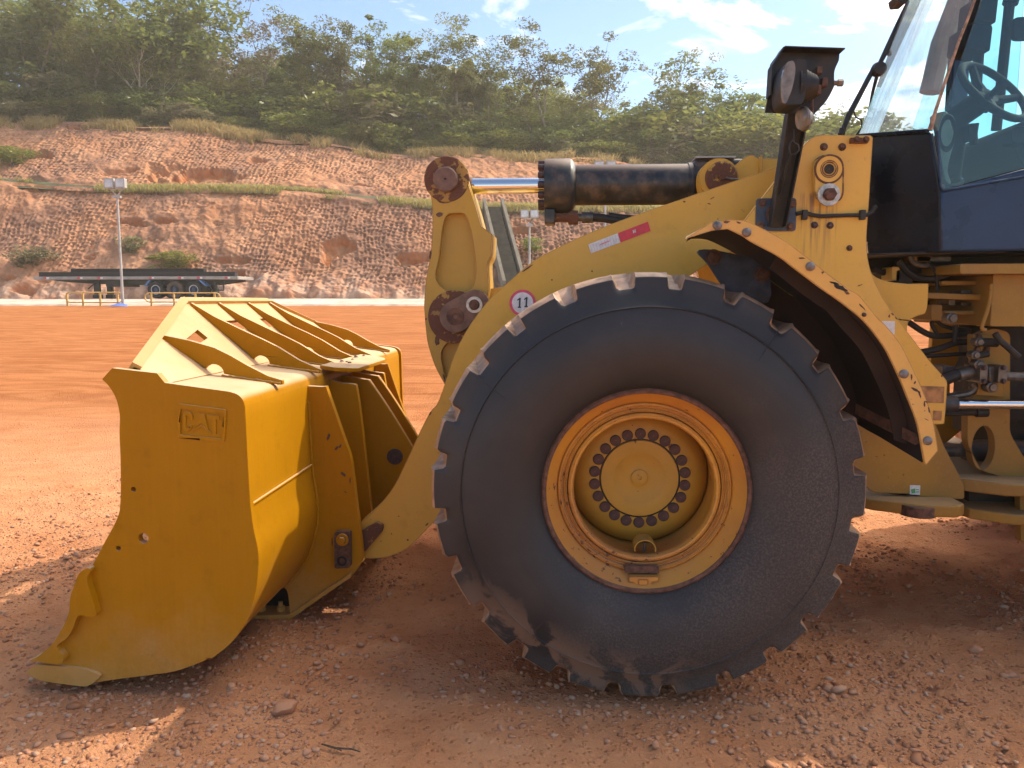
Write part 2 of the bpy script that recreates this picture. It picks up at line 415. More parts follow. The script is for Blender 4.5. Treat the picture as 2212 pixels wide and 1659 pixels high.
M['galv'] = plain('galvanised_pole', (0.40, 0.39, 0.38), .5, .3, .15, 4)
M['floodglass'] = plain('floodlight_glass', (0.55, 0.60, 0.62), .15, 0, .15, 4)
M['rail'] = plain('rail_yellow', (0.62, 0.40, 0.12), .6, 0, .15, 4)
M['beam'] = plain('steel_beam', (0.016, 0.012, 0.012), .7, 0, .5, 1.2)
M['deck'] = plain('trailer_deck', (0.30, 0.27, 0.25), .6, .2, .2, 2)
M['chassis'] = plain('trailer_chassis', (0.022, 0.02, 0.02), .7, 0, .3, 2)
M['blue'] = plain('mudguard_blue', (0.07, 0.16, 0.35), .6, 0, .2, 3)
M['blue_dark'] = plain('hub_blue', (0.025, 0.045, 0.10), .6, 0, .3, 5)
M['tyre_far'] = plain('trailer_tyre', (0.012, 0.012, 0.013), .8, 0, .3, 5)
M['tyre_brown'] = plain('dusty_trailer_tyre', (0.09, 0.06, 0.045), .9, 0, .3, 5)
M['tarp'] = plain('blue_plastic', (0.10, 0.16, 0.42), .6, 0, .3, 6)

# ------------------------------------------------------------------ mesh builder
def catmull(pts, n=6, closed=False):
    """points flagged with a third item are corners; the rest are passed smoothly"""
    P = [Vector(p[:2]) for p in pts]; K = [len(p) > 2 for p in pts]
    N = len(P); outp = []
    for i in range(N if closed else N - 1):
        p1, p2 = P[i], P[(i + 1) % N]
        if K[i] and K[(i + 1) % N]:
            outp.append(tuple(p1)); continue
        p0 = p1 * 2 - p2 if K[i] or (not closed and i == 0) else P[i - 1]
        p3 = p2 * 2 - p1 if K[(i + 1) % N] or (not closed and i == N - 2) else P[(i + 2) % N]
        for k in range(n):
            t = k / n
            q = .5 * ((2 * p1) + (p2 - p0) * t + (2 * p0 - 5 * p1 + 4 * p2 - p3) * t * t + (3 * p1 - p0 - 3 * p2 + p3) * t ** 3)
            outp.append((q.x, q.y))
    if not closed: outp.append(tuple(P[-1]))
    return outp
def rnd(pts, r, n=5):
    """polygon with rounded corners"""
    o = []; N = len(pts)
    for i in range(N):
        p = Vector(pts[i][:2]); a = Vector(pts[i - 1][:2]) - p; b = Vector(pts[(i + 1) % N][:2]) - p
        rr = pts[i][2] if len(pts[i]) > 2 else r
        d = min(rr, a.length * .45, b.length * .45)
        if d < 1e-5: o.append(tuple(p)); continue
        A, B = p + a.normalized() * d, p + b.normalized() * d
        for k in range(n + 1):
            t = k / n
            q = A * (1 - t) ** 2 + p * 2 * t * (1 - t) + B * t * t
            o.append((q.x, q.y))
    return o
def circ(cx, cz, r, n=32, rz=None):
    return [(cx + r * math.cos(2 * math.pi * i / n), cz + (rz or r) * math.sin(2 * math.pi * i / n)) for i in range(n)]
class MB:
    def __init__(s): s.v, s.f = [], []
    def add(s, v, f):
        o = len(s.v); s.v += [tuple(x) for x in v]; s.f += [tuple(i + o for i in q) for q in f]; return s
    def prism(s, poly, y0, y1, holes=(), xf=None):
        loops = [list(poly)] + [list(h) for h in holes]
        flat = [p for l in loops for p in l]; n = len(flat)
        tris = tessellate_polygon([[Vector((p[0], p[1], 0)) for p in l] for l in loops]) if (holes or True) else []
        v = [(p[0], y0, p[1]) for p in flat] + [(p[0], y1, p[1]) for p in flat]
        f = []
        for t in tris:
            a, b, c = [flat[i] for i in t]
            cr = (b[0] - a[0]) * (c[1] - a[1]) - (b[1] - a[1]) * (c[0] - a[0])
            if abs(cr) < 1e-12: continue
            t = tuple(t) if cr > 0 else tuple(reversed(t))
            f.append(t); f.append(tuple(i + n for i in reversed(t)))
        o = 0
        for k, l in enumerate(loops):
            m = len(l)
            ar = sum(l[i][0] * l[(i + 1) % m][1] - l[(i + 1) % m][0] * l[i][1] for i in range(m))
            ccw = (ar > 0) == (k == 0)
            for i in range(m):
                a, b = o + i, o + (i + 1) % m
                f.append((b, a, a + n, b + n) if ccw else (a, b, b + n, a + n))
            o += m
        if xf: v = [xf(p) for p in v]
        return s.add(v, f)
    def box(s, x0, x1, y0, y1, z0, z1):
        v = [(x, y, z) for x in (x0, x1) for y in (y0, y1) for z in (z0, z1)]
        return s.add(v, [(0, 1, 3, 2), (4, 6, 7, 5), (0, 4, 5, 1), (2, 3, 7, 6), (0, 2, 6, 4), (1, 5, 7, 3)])
    def tube(s, pts, r, n=10, caps=True):
        pts = [Vector(p) for p in pts]; N = len(pts)
        rs = r if isinstance(r, (list, tuple)) else [r] * N
        rings = []; prev = None
        for i, p in enumerate(pts):
            d = (pts[min(i + 1, N - 1)] - pts[max(i - 1, 0)]).normalized()
            if prev is None:
                a = d.orthogonal().normalized()
            else:
                a = (prev - d * prev.dot(d)).normalized()
            prev = a; b = d.cross(a)
            rings.append([p + (a * math.cos(2 * math.pi * k / n) + b * math.sin(2 * math.pi * k / n)) * rs[i] for k in range(n)])
        v = [q for rg in rings for q in rg]; f = []
        for i in range(N - 1):
            for k in range(n):
                f.append((i * n + k, i * n + (k + 1) % n, (i + 1) * n + (k + 1) % n, (i + 1) * n + k))
        if caps: f += [tuple(reversed(range(n))), tuple(range((N - 1) * n, N * n))]
        return s.add(v, f)
    def lathe(s, prof, c=(0, 0, 0), axis='y', n=64, closed=False):
        """prof: (radius, offset along axis)"""
        v, f = [], []; m = len(prof)
        for k in range(n):
            a = 2 * math.pi * k / n; ca, sa = math.cos(a), math.sin(a)
            for (r, h) in prof:
                q = dict(y=(r * ca, h, r * sa), x=(h, r * ca, r * sa), z=(r * ca, r * sa, h))[axis]
                v.append((q[0] + c[0], q[1] + c[1], q[2] + c[2]))
        for k in range(n):
            k2 = (k + 1) % n
            for i in range(m if closed else m - 1):
                i2 = (i + 1) % m
                f.append((k * m + i, k2 * m + i, k2 * m + i2, k * m + i2) if axis != 'x' else (k * m + i, k * m + i2, k2 * m + i2, k2 * m + i))
        return s.add(v, f)
    def mesh(s, name, mat=None, smooth=35, weld=False):
        me = bpy.data.meshes.new(name)
        me.from_pydata(s.v, [], s.f); me.validate()
        bm = bmesh.new(); bm.from_mesh(me)
        bmesh.ops.remove_doubles(bm, verts=bm.verts, dist=1e-5)
        bmesh.ops.recalc_face_normals(bm, faces=bm.faces)
        bm.to_mesh(me); bm.free()
        if smooth:
            me.shade_smooth(); me.set_sharp_from_angle(angle=R(smooth))
        if mat: me.materials.append(M[mat] if isinstance(mat, str) else mat)
        return me
WORLD = {}
def link(o, parent=None, loc=(0, 0, 0)):
    COL.objects.link(o)
    loc = Vector(loc)
    WORLD[o] = loc
    if parent: o.parent = parent; o.location = loc - WORLD[parent]
    else: o.location = loc
    return o
def obj(name, mb, mat, parent=None, loc=None, bevel=0, smooth=35, label=None):
    """mb is in world coordinates unless loc is given (then about its own origin)"""
    me = mb if isinstance(mb, bpy.types.Mesh) else mb.mesh(name, mat, smooth)
    o = link(bpy.data.objects.new(name, me), parent, loc if loc is not None else (0, 0, 0))
    if bevel:
        b = o.modifiers.new('bevel', 'BEVEL'); b.width = bevel; b.segments = 2; b.limit_method = 'ANGLE'; b.angle_limit = R(40)
        b.harden_normals = False
    if label: o['label'] = label
    return o
def thing(name, label, cat, loc=(0, 0, 0), group=None, mb=None, mat=None, **k):
    o = obj(name, mb, mat, None, loc, **k) if mb else link(bpy.data.objects.new(name, None), None, loc)
    o['label'] = label; o['category'] = cat
    if group: o['group'] = group
    return o
def struct(name, mb, mat, kind='structure', smooth=35):
    o = obj(name, mb, mat, smooth=smooth); o['kind'] = kind; return o
def grid_mesh(name, X, Y, Z, mat, attrs=None, smooth=True):
    n, m = X.shape
    co = np.stack([X, Y, Z], -1).reshape(-1, 3)
    i = np.arange(n * m).reshape(n, m)
    q = np.stack([i[:-1, :-1], i[1:, :-1], i[1:, 1:], i[:-1, 1:]], -1).reshape(-1, 4)
    return np_mesh(name, co, q, mat, attrs, smooth)
def np_mesh(name, co, q, mat, attrs=None, smooth=False):
    me = bpy.data.meshes.new(name); k = q.shape[1]
    me.vertices.add(len(co)); me.vertices.foreach_set('co', co.astype(np.float32).ravel())
    me.loops.add(q.size); me.loops.foreach_set('vertex_index', q.astype(np.int32).ravel())
    me.polygons.add(len(q)); me.polygons.foreach_set('loop_start', (np.arange(len(q)) * k).astype(np.int32))
    me.update(calc_edges=True)
    if smooth: me.polygons.foreach_set('use_smooth', np.ones(len(q), bool))
    for nm, val in (attrs or {}).items():
        a = me.attributes.new(nm, 'FLOAT', 'POINT'); a.data.foreach_set('value', val.astype(np.float32).ravel())
    me.materials.append(M[mat]); me.update()
    return me

# ================================================================== SETTING
ROAD_Y = 40.0
def ground_base(y):
    return np.where(y < 7, 0.0, (y - 7) / (ROAD_Y - 7) * 1.36)
def ax(fine0, fine1, step, far0, far1, g=1.16):
    a = list(np.arange(fine0, fine1 + 1e-6, step)); d = step; x = fine1
    while x < far1: d *= g; x += d; a.append(x)
    d = step; x = fine0; b = []
    while x > far0: d *= g; x -= d; b.append(x)
    return np.array(b[::-1] + a)
gx, gy = ax(-4.2, 4.2, .018, -260, 260), ax(1.3, 6.5, .018, -60, ROAD_Y, 1.045)
gy[-1] = ROAD_Y
X, Y = np.meshgrid(gx, gy, indexing='ij')
near = sstep(22, 6, Y) * sstep(30, 6, np.abs(X))
Z = ground_base(Y) + fbm(X * .8, Y * .8, 4, 3) * .05 * near + fbm(X * 5, Y * 5, 5, 9) * .028 * near
cl = fbm(X * 16, Y * 16, 3, 21)
Z += np.maximum(cl - .10, 0) * .085 * near
Z += np.sin((Y * .6 + X * .9) * 9 + fbm(X, Y, 3, 5) * 8) * .005 * near * sstep(0, .2, fbm(X * .5, Y * .5, 2, 31))
Z += fbm(X * .25, Y * 1.1, 4, 44) * .12 * sstep(6, 12, Y) * sstep(ROAD_Y, ROAD_Y - 3, Y)
# settle the ground under the wheel, the bucket and the far machine so that nothing floats
for (x0, x1, y0, y1) in ((.0, .7, 2.9, 3.7), (-2.1, -1.2, 2.85, 6.1)):
    w_ = sstep(.25, 0, np.maximum(np.maximum(x0 - X, X - x1), 0)) * sstep(.25, 0, np.maximum(np.maximum(y0 - Y, Y - y1), 0))
    Z = Z * (1 - w_) + (Z * .35 - .014) * w_
ground = link(bpy.data.objects.new('ground', grid_mesh('ground', X, Y, Z, 'ground'))); ground['kind'] = 'structure'

kx = np.concatenate([np.linspace(-260, -45, 60)[:-1], np.linspace(-45, 35, 500), np.linspace(35, 260, 60)[1:]])
X, T = np.meshgrid(kx, np.linspace(0, 1, 12), indexing='ij')
kw = fbm(X * .35, T * 0, 3, 77) * .5
kbo = link(bpy.data.objects.new('kerb', grid_mesh('kerb', X, ROAD_Y - .55 + kw + T * (1.0 - kw), 1.26 + sstep(.25, .75, T) * .20 + fbm(X * 1.5, T * 3, 4, 78) * .10 * np.sin(np.pi * T), 'kerb'))); kbo['kind'] = 'structure'
rx, ry = np.linspace(-260, 260, 200), np.linspace(ROAD_Y + .3, 51.5, 24)
X, Y = np.meshgrid(rx, ry, indexing='ij')
Z = 1.45 + sstep(41, 47, Y) * .30 + fbm(X * .6, Y * .6, 3, 2) * .06
rd = link(bpy.data.objects.new('road', grid_mesh('road', X, Y, Z, 'road'))); rd['kind'] = 'structure'

def bench1(x): return 8.56 - .0565 * x + .25 * np.sin(x * .21)
def crest(x): return np.maximum(13.9 - .089 * x + .35 * np.sin(x * .17 + 1) + .18 * np.sin(x * .53), 4.5)
def bank(name, y0, z0, y1, z1, nx, nt, seed, toe):
    """one cut face: rows of excavator tooth marks, eroded lumps, fresh scars"""
    xs = np.concatenate([np.linspace(-260, -62, 90)[:-1], np.linspace(-62, 45, nx), np.linspace(45, 260, 90)[1:]])
    ts = np.linspace(0, 1, nt)
    X, T = np.meshgrid(xs, ts, indexing='ij')
    zb, zt = z0(X), z1(X)
    L = np.hypot(y1 - y0, zt - zb)
    S = T * L
    er = fbm(X * .11, S * .16, 4, seed)                    # where the face has slumped
    toe_m = sstep(3.2, .6, S + fbm(X * .3, S * .3, 3, seed + 5) * 3) * toe
    scar = np.zeros_like(X)
    for (sx, ss, rx_, rs) in SCARS[name]:
        d = ((X - sx) / rx_) ** 2 + ((S - ss) / rs) ** 2 + fbm(X * .9, S * .7, 5, seed + 3) * 3.4
        scar = np.maximum(scar, sstep(1.1, .75, d))
    scar = np.maximum(scar, sstep(.20, .30, fbm(X * .3, S * .5, 5, seed + 40)) * .7)
    xs2 = X + fbm(X * .25, S * .25, 3, seed + 7) * 1.3 + fbm(X * 1.4, S * 1.1, 3, seed + 8) * .34 + S * .04
    wc = .34
    ci = np.floor(xs2 / wc); cf = xs2 / wc - ci
    rr = S / .42 + _h(ci.astype(np.int64), np.zeros_like(ci).astype(np.int64), seed) * 3 + fbm(X * 1.1, S * 1.1, 3, seed + 2) * 1.6
    ri = np.floor(rr); rf = rr - ri
    dep = _h(ci.astype(np.int64), ri.astype(np.int64), seed + 1)
    pit = (np.sin(np.pi * cf) ** 1.2) * (rf ** .8 * sstep(1.0, .82, rf)) * (.12 + 1.15 * dep)
    tooth = sstep(.20, .04, er) * (1 - .75 * toe_m) * (1 - .8 * scar)
    lump = np.abs(fbm(X * .45, S * .3, 5, seed + 11)) * 1.5
    rugged = fbm(X * 1.3, S * 1.0, 5, seed + 13) * .42
    D = -.26 * pit * tooth + er * .55 + rugged * (.45 + .9 * (1 - tooth)) + lump * (.12 + .8 * toe_m) + fbm(X * 2.6, S * 2.6, 4, seed + 19) * .16
    D += np.where(toe_m > 0, -np.abs(np.sin(X * 1.5 + fbm(X * .3, S * .4, 3, seed + 30) * 5)) ** .5 * .0 + fbm(X * .8, S * .22, 3, seed + 23) * 1.3 * toe_m, 0)
    D -= scar * .75
    edge = sstep(0, .05, T) * sstep(1, .94, T)
    D *= (.15 + .85 * edge)
    ny, nz = -(zt - zb) / L, (y1 - y0) / L
    Yp = y0 + (y1 - y0) * T + ny * D
    Zp = zb + (zt - zb) * T + nz * D
    me = grid_mesh(name, X, Yp, Zp, 'cliff', {'fresh': scar, 'toe': toe_m})
    o = link(bpy.data.objects.new(name, me)); o['kind'] = 'structure'
    return o
SCARS = {'lower_embankment': [(-22.8, 2.2, 1.3, .9), (-9.6, 4.6, 1.6, .7), (-15.8, 5.6, .9, 1.6)],
         'upper_embankment': [(-29.5, 2.0, 4.0, 1.5), (-47, 4.6, 3.2, 1.0)]}
bank('lower_embankment', 50.6, lambda x: 1.55 + x * 0, 58.8, bench1, 1500, 230, 100, 1.0)
bank('upper_embankment', 60.8, lambda x: bench1(x) + .35, 70.0, crest, 1300, 170, 300, .0)
def strip(name, y0, z0, y1, z1, mat, ny=10, rough=.2):
    xs = np.linspace(-260, 260, 420); ts = np.linspace(0, 1, ny)
    X, T = np.meshgrid(xs, ts, indexing='ij')
    me = grid_mesh(name, X, y0 + (y1 - y0) * T, z0(X) * (1 - T) + z1(X) * T + fbm(X * .4, T * 8, 3, 8) * rough, mat)
    o = link(bpy.data.objects.new(name, me)); o['kind'] = 'structure'
strip('bench_terrace', 58.2, lambda x: bench1(x) - .45, 61.1, lambda x: bench1(x) + .45, 'forest_floor')
strip('hilltop', 69.3, lambda x: crest(x) - .40, 150, lambda x: crest(x) + 6, 'forest_floor', 30, .5)

# ------------------------------------------------------------------ grasses (nobody could count them)
def blades(n, base, hgt, wid, lean, mat, name):
    """base: (n,3) roots"""
    a = rng.uniform(0, 2 * np.pi, n); h = hgt * rng.uniform(.45, 1.25, n)
    dx, dy = np.cos(a), np.sin(a)
    l = rng.uniform(0, lean, n) * h
    b = rng.uniform(0, 2 * np.pi, n)
    tip = base + np.stack([np.cos(b) * l, np.sin(b) * l, h], -1)
    mid = base + np.stack([np.cos(b) * l * .3, np.sin(b) * l * .3, h * .6], -1)
    side = np.stack([dx, dy, 0 * dx], -1) * (wid * rng.uniform(.6, 1.4, n))[:, None]
    co = np.stack([base - side, base + side, mid + side * .8, tip, mid - side * .8], 1).reshape(-1, 3)
    i = np.arange(n)[:, None] * 5
    q = np.concatenate([i + np.array([[0, 1, 2, 4]]), i + np.array([[4, 2, 3, 3]])], 0)
    q2 = np.concatenate([i + np.array([[0, 1, 2]]), i + np.array([[0, 2, 4]]), i + np.array([[4, 2, 3]])], 0)
    me = np_mesh(name, co, q2, mat)
    o = link(bpy.data.objects.new(name, me)); o['kind'] = 'stuff'
    return o
def patchy(xs, ys, s, thr):
    k = fbm(xs * .35, ys * .35, 3, s) > thr
    return k
n = 60000
xs = rng.uniform(-62, 45, n); t = rng.uniform(-1.1, 2.6, n)
k = patchy(xs * 1.6, t * 2, 71, -.03); xs, t = xs[k], t[k]
zb = crest(xs) + np.minimum(t, 0) * .75 + .02
g = blades(len(xs), np.stack([xs, 70.0 + t, zb - .1], -1), .75, .035, 1.3, 'drygrass', 'dry_grass'); g['label'] = 'straw coloured dry grass hanging over the crest of the cut bank'; g['category'] = 'grass'
n = 60000
xs = rng.uniform(-62, 45, n); t = rng.uniform(-.45, 1.6, n)
k = patchy(xs, t * 2.5, 91, .0); xs, t = xs[k], t[k]
g = blades(len(xs), np.stack([xs, 58.75 + t, bench1(xs) + np.where(t < 0, t * .8, t * .18) - .06], -1), .36, .03, 1.3, 'grass', 'bench_grass'); g['label'] = 'yellow green grass along the terrace between the two cut banks'; g['category'] = 'grass'

# ------------------------------------------------------------------ plants
def leafcloud(C, rad, per, size, flat=.6, seed=0):
    """C (k,3) clump centres, rad (k,) radii; returns rhombic leaf clumps"""
    r_ = np.random.default_rng(seed)
    k = len(C); n = k * per
    d = r_.normal(size=(n, 3)); d /= np.linalg.norm(d, axis=1)[:, None]
    rr = r_.uniform(.35, 1, n) ** .6
    p = np.repeat(C, per, 0) + d * (rr * np.repeat(rad, per))[:, None] * np.array([1, 1, flat])
    s = size * r_.uniform(.55, 1.35, n)
    a = r_.normal(size=(n, 3)); a[:, 2] *= .45; a /= np.linalg.norm(a, axis=1)[:, None]
    b = np.cross(a, r_.normal(size=(n, 3)) * np.array([.6, .6, .6]) + np.array([0, 0, .9])); b /= np.linalg.norm(b, axis=1)[:, None] + 1e-9
    a = a * s[:, None]; b = b * (s * .42)[:, None]
    co = np.stack([p - a, p + b, p + a, p - b], 1).reshape(-1, 3)
    return co, (np.arange(n)[:, None] * 4 + np.arange(4)[None])
def make_tree(kind, seed):
    """returns trunk mesh and crown mesh, about 10 m high before scaling"""
    rd_ = random.Random(seed)
    tb = MB(); tips = []
    P = dict(broad=dict(H=10, fork=.30, spread=.52, lev=4, clump=1.0, per=96, leaf=.17),
             tall=dict(H=10, fork=.50, spread=.30, lev=4, clump=.98, per=105, leaf=.16),
             umbrella=dict(H=10, fork=.46, spread=.46, lev=4, clump=1.02, per=100, leaf=.155),
             airy=dict(H=10, fork=.35, spread=.42, lev=4, clump=.92, per=60, leaf=.14),
             bush=dict(H=4, fork=.08, spread=.62, lev=3, clump=.66, per=80, leaf=.13),
             bare=dict(H=8, fork=.32, spread=.50, lev=4, clump=.5, per=8, leaf=.10))[kind]
    H = P['H']
    def limb(p, d, L, r, lev):
        pts, rs = [p], [r]; q = p.copy(); d = d.copy()
        ns = 4
        for i in range(ns):
            d = (d + Vector((rd_.uniform(-1, 1), rd_.uniform(-1, 1), rd_.uniform(-.25, .55))) * .17).normalized()
            q = q + d * (L / ns); pts.append(q.copy()); rs.append(r * (1 - .42 * (i + 1) / ns))
        tb.tube(pts, rs, 6 if lev < 2 else 4, caps=False)
        if lev >= P['lev'] - 1: tips.append((q.copy(), L)); return
        if lev >= P['lev'] - 2: tips.append((pts[3].copy(), L * .8)); tips.append((pts[2].lerp(pts[3], .3) + Vector((rd_.uniform(-.5, .5), rd_.uniform(-.5, .5), rd_.uniform(-.2, .3))), L * .8))
        k = rd_.randint(3, 4) if lev < 2 else rd_.randint(2, 4)
        a0 = rd_.uniform(0, 6.28)
        for j in range(k):
            a = a0 + 6.283 * j / k + rd_.uniform(-.4, .4)
            out_ = Vector((math.cos(a), math.sin(a), 0))
            sp = P['spread'] * rd_.uniform(.7, 1.5)
            nd = (d * (1 - sp * .6) + out_ * sp + Vector((0, 0, .18))).normalized()
            st = pts[rd_.choice([2, 3, 4, 4])]
            limb(st, nd, L * rd_.uniform(.58, .85), rs[-1] * rd_.uniform(.6, .85), lev + 1)
    if kind == 'bush':
        for j in range(7):
            a = rd_.uniform(0, 6.28); out_ = Vector((math.cos(a), math.sin(a), 0))
            limb(out_ * .3, (out_ * rd_.uniform(.2, .9) + Vector((0, 0, 1))).normalized(), H * rd_.uniform(.28, .42), .06, 1)
    else:
        th = H * P['fork']
        limb(Vector((0, 0, -.4)), Vector((rd_.uniform(-.12, .12), rd_.uniform(-.1, .1), 1)).normalized(), th + .4, .20, 0)
        if kind in ('tall', 'airy'):
            limb(Vector((0, 0, th * .6)), Vector((rd_.uniform(-.2, .2), rd_.uniform(-.2, .2), 1)).normalized(), H * .5, .11, 1)
    C = np.array([tuple(t_[0]) for t_ in tips])
    zmax = C[:, 2].max() + P['clump'] * .5
    rad = P['clump'] * np.array([rd_.uniform(.4, 1.5) for _ in tips])
    co, q = leafcloud(C, rad, P['per'], P['leaf'], .55, seed)
    s = H / zmax
    v = np.array([tuple(x) for x in tb.v]); v = v * s
    tb.v = [tuple(x) for x in v]
    trunk = tb.mesh('trunk', 'palebark' if kind == 'bare' else 'bark', 60)
    return trunk, co * s, q
PROTO = {}
def proto(kind, seed, leaf):
    key = (kind, seed, leaf)
    if key not in PROTO:
        tr, co, q = make_tree(kind, seed)
        PROTO[key] = (tr, np_mesh('crown', co, q, leaf))
    return PROTO[key]
def plant(name, kind, seed, leaf, loc, h, label, cat, group=None, rot=None, wide=1.0):
    tr, cr = proto(kind, seed, leaf)
    H = dict(broad=10, tall=10, umbrella=10, airy=10, bush=4, bare=8)[kind]
    o = thing(name, label, cat, loc, group)
    s = h / H
    o.scale = (s * wide, s * wide, s)
    o.rotation_euler = (0, 0, random.uniform(0, 6.28) if rot is None else rot)
    for nm, me in (('trunk' if kind != 'bush' else 'stem', tr), ('crown', cr)):
        c = bpy.data.objects.new(nm, me); COL.objects.link(c); c.parent = o
    return o
def hill_z(x, y):
    return float(crest(np.array(x)) + (y - 70) / 80 * 6)
def stand(u, vtop, Yp, kind, seed, leaf, label, cat='tree', group=None, name='broadleaf_tree', wide=1.0, z0=None, rot=None):
    Yp = Yp + 6; top = ray_at(u, vtop - (22 if kind != 'bush' else 0), Yp)
    zb_ = hill_z(top.x, Yp) if z0 is None else z0
    return plant(name, kind, seed, leaf, (top.x, Yp, zb_ - .15), max(.7, top.z - zb_), label, cat, group, rot, wide)
# trees that stand out (u, v of the top, distance)
TT = [
 (330, -60, 71, 'broad', 1, 'leaf', 'largest spreading dark green tree of the wood, above the left part of the bank'),
 (190, -20, 70.5, 'airy', 2, 'leaf2', 'pale yellow green feathery tree in front of the dark wood, far left'),
 (40, -40, 72, 'broad', 3, 'leaf', 'tall dense tree cut off by the left edge of the photo'),
 (553, 2, 76, 'airy', 4, 'leaf3', 'slender thin topped tree with sparse crown standing against the sky, left of centre'),
 (690, 28, 73, 'tall', 5, 'leaf', 'tall tree with crooked tufted crown right of the gap of sky'),
 (745, 62, 75, 'tall', 6, 'leaf', 'dark rounded tree top just right of the crooked tufted tree'),
 (850, 60, 74, 'tall', 7, 'leaf', 'upright narrow dark tree above the middle of the wood'),
 (935, 75, 74, 'tall', 8, 'leaf2', 'yellowish upright tree beside the palm in the wood'),
 (1062, 45, 73, 'tall', 9, 'leaf', 'tall narrow tree with knobbly crown left of the umbrella shaped tree'),
 (1188, 70, 70, 'umbrella', 10, 'leaf', 'umbrella shaped tree with bare trunk, standing over the tilt cylinder'),
 (1275, 108, 74, 'umbrella', 11, 'leaf', 'lighter open crowned tree just right of the umbrella shaped tree'),
 (1420, 150, 76, 'broad', 12, 'leaf', 'broad rounded tree left of the lamp hood'),
 (1500, 150, 80, 'airy', 13, 'leaf3', 'thin brownish crowned tree letting the sky through, left of the lamp hood'),
 (1560, 192, 74, 'broad', 14, 'leaf', 'dark dense tree directly left of the lamp hood'),
 (1800, 232, 80, 'airy', 15, 'leaf3', 'airy dry tree between the lamp post and the cab windscreen'),
]
for (u, vt, Yp, kd, sd, lf, lb) in TT:
    stand(u, vt, Yp, kd, sd, lf, lb, name={'airy': 'sparse_tree', 'umbrella': 'umbrella_tree'}.get(kd, 'broadleaf_tree'), wide=1.05 if kd in ('broad',) else 1.0)
stand(285, 95, 68.0, 'bare', 20, 'leaf2', 'leafless pale branched small tree at the front of the wood, upper left', name='bare_tree', rot=1.0)
stand(1570, 250, 67.5, 'bush', 30, 'leaf2', 'big rounded yellow green shrub behind the end of the tilt cylinder', 'shrub', name='round_shrub', wide=1.35)
stand(225, 195, 66.8, 'bush', 31, 'leaf2', 'small bright green bush on the crest below the pale bare tree', 'shrub', name='green_bush', wide=.8)
# the crowd of the wood: rows that overlap each other
skyline = lambda u: np.interp(u, [-250, 0, 400, 470, 560, 640, 800, 1000, 1150, 1250, 1350, 1500, 1700, 1900, 2500], [-30, -30, -10, 70, 90, 85, 90, 110, 120, 150, 190, 190, 225, 250, 260])
GR = 'trees of the hilltop wood'
for row, (Yp, dv, step) in enumerate(((92, 44, 105), (83, 50, 88), (76, 70, 76))):
    u = -220 + row * 31
    while u < 1960:
        vt = float(skyline(u)) + dv + random.uniform(-14, 30)
        kd, sd = random.choice([('broad', 1), ('umbrella', 11), ('tall', 5), ('tall', 7), ('airy', 13), ('tall', 8), ('broad', 14)])
        far = 'in the back of' if row == 0 else ('in the midst of' if row == 1 else 'towards the front of')
        stand(u, vt, Yp, kd, sd, random.choice(['leaf', 'leaf', 'leaf', 'leaf2', 'leaf3'] if row else ['leaf', 'leaf2']),
              'green tree crowded %s the wood above the cut bank' % far, group=GR + ', ' + ('back', 'middle', 'front')[row] + ' rows', wide=1.15)
        u += step * random.uniform(.75, 1.25)
# undergrowth along the edge of the wood
for row, (Yp, dv, step) in enumerate(((73, -92, 62), (69.5, -62, 46), (67, -34, 40))):
    u = -200 + row * 17
    while u < 1900:
        vb = np.interp(u, [-200, 0, 500, 900, 1150, 1600, 1900], [238, 250, 285, 325, 352, 352, 352])
        stand(u, vb + dv + random.uniform(-26, 18), Yp, 'bush', random.choice([30, 31, 32, 33]), random.choice(['leaf', 'leaf', 'leaf2', 'leaf2', 'leaf3'] if row < 2 else ['leaf2', 'leaf2', 'leaf2', 'leaf3', 'leaf']),
              ('tall shrub closing the gaps below the trees', 'leafy shrub along the edge of the wood', 'low shrub rising from the dry grass of the crest')[row], 'shrub',
              group='shrubs at the edge of the wood, ' + ('back', 'middle', 'front')[row] + ' row', name='shrub', wide=random.uniform(.9, 1.5))
        u += step * random.uniform(.7, 1.3)
# palm
def palm(u, vt, Yp):
    top = ray_at(u, vt, Yp); zb_ = hill_z(top.x, Yp); h = top.z - zb_
    o = thing('palm_tree', 'slim palm with drooping fronds in the middle of the wood', 'palm', (top.x, Yp, zb_))
    t = MB(); t.tube([(0, 0, -.2), (.1, 0, h * .4), (0, 0, h * .8)], [.16, .12, .10], 8)
    obj('trunk', t, 'bark', o, WORLD[o])
    co = []
    for i in range(22):
        a = i * 2.4; up_ = random.uniform(.1, 1.1)
        p = Vector((0, 0, h * .8)); d = Vector((math.cos(a), math.sin(a), up_)).normalized()
        for s in range(9):
            q = p + d * .32; d = (d + Vector((0, 0, -.20))).normalized()
            sd = d.cross(Vector((0, 0, 1))).normalized()
            for sg in (-1, 1):
                m_ = (p + q) * .5 + sd * sg * .5 * (1 - s / 11) + Vector((0, 0, -.22))
                co += [tuple(p), tuple(q), tuple(m_ + d * .15), tuple(m_)]
            p = q
    co = np.array(co); f = np.arange(len(co)).reshape(-1, 4)
    obj('crown', np_mesh('crown', co, f, 'leaf2'), None, o, WORLD[o])
palm(985, 118, 78)
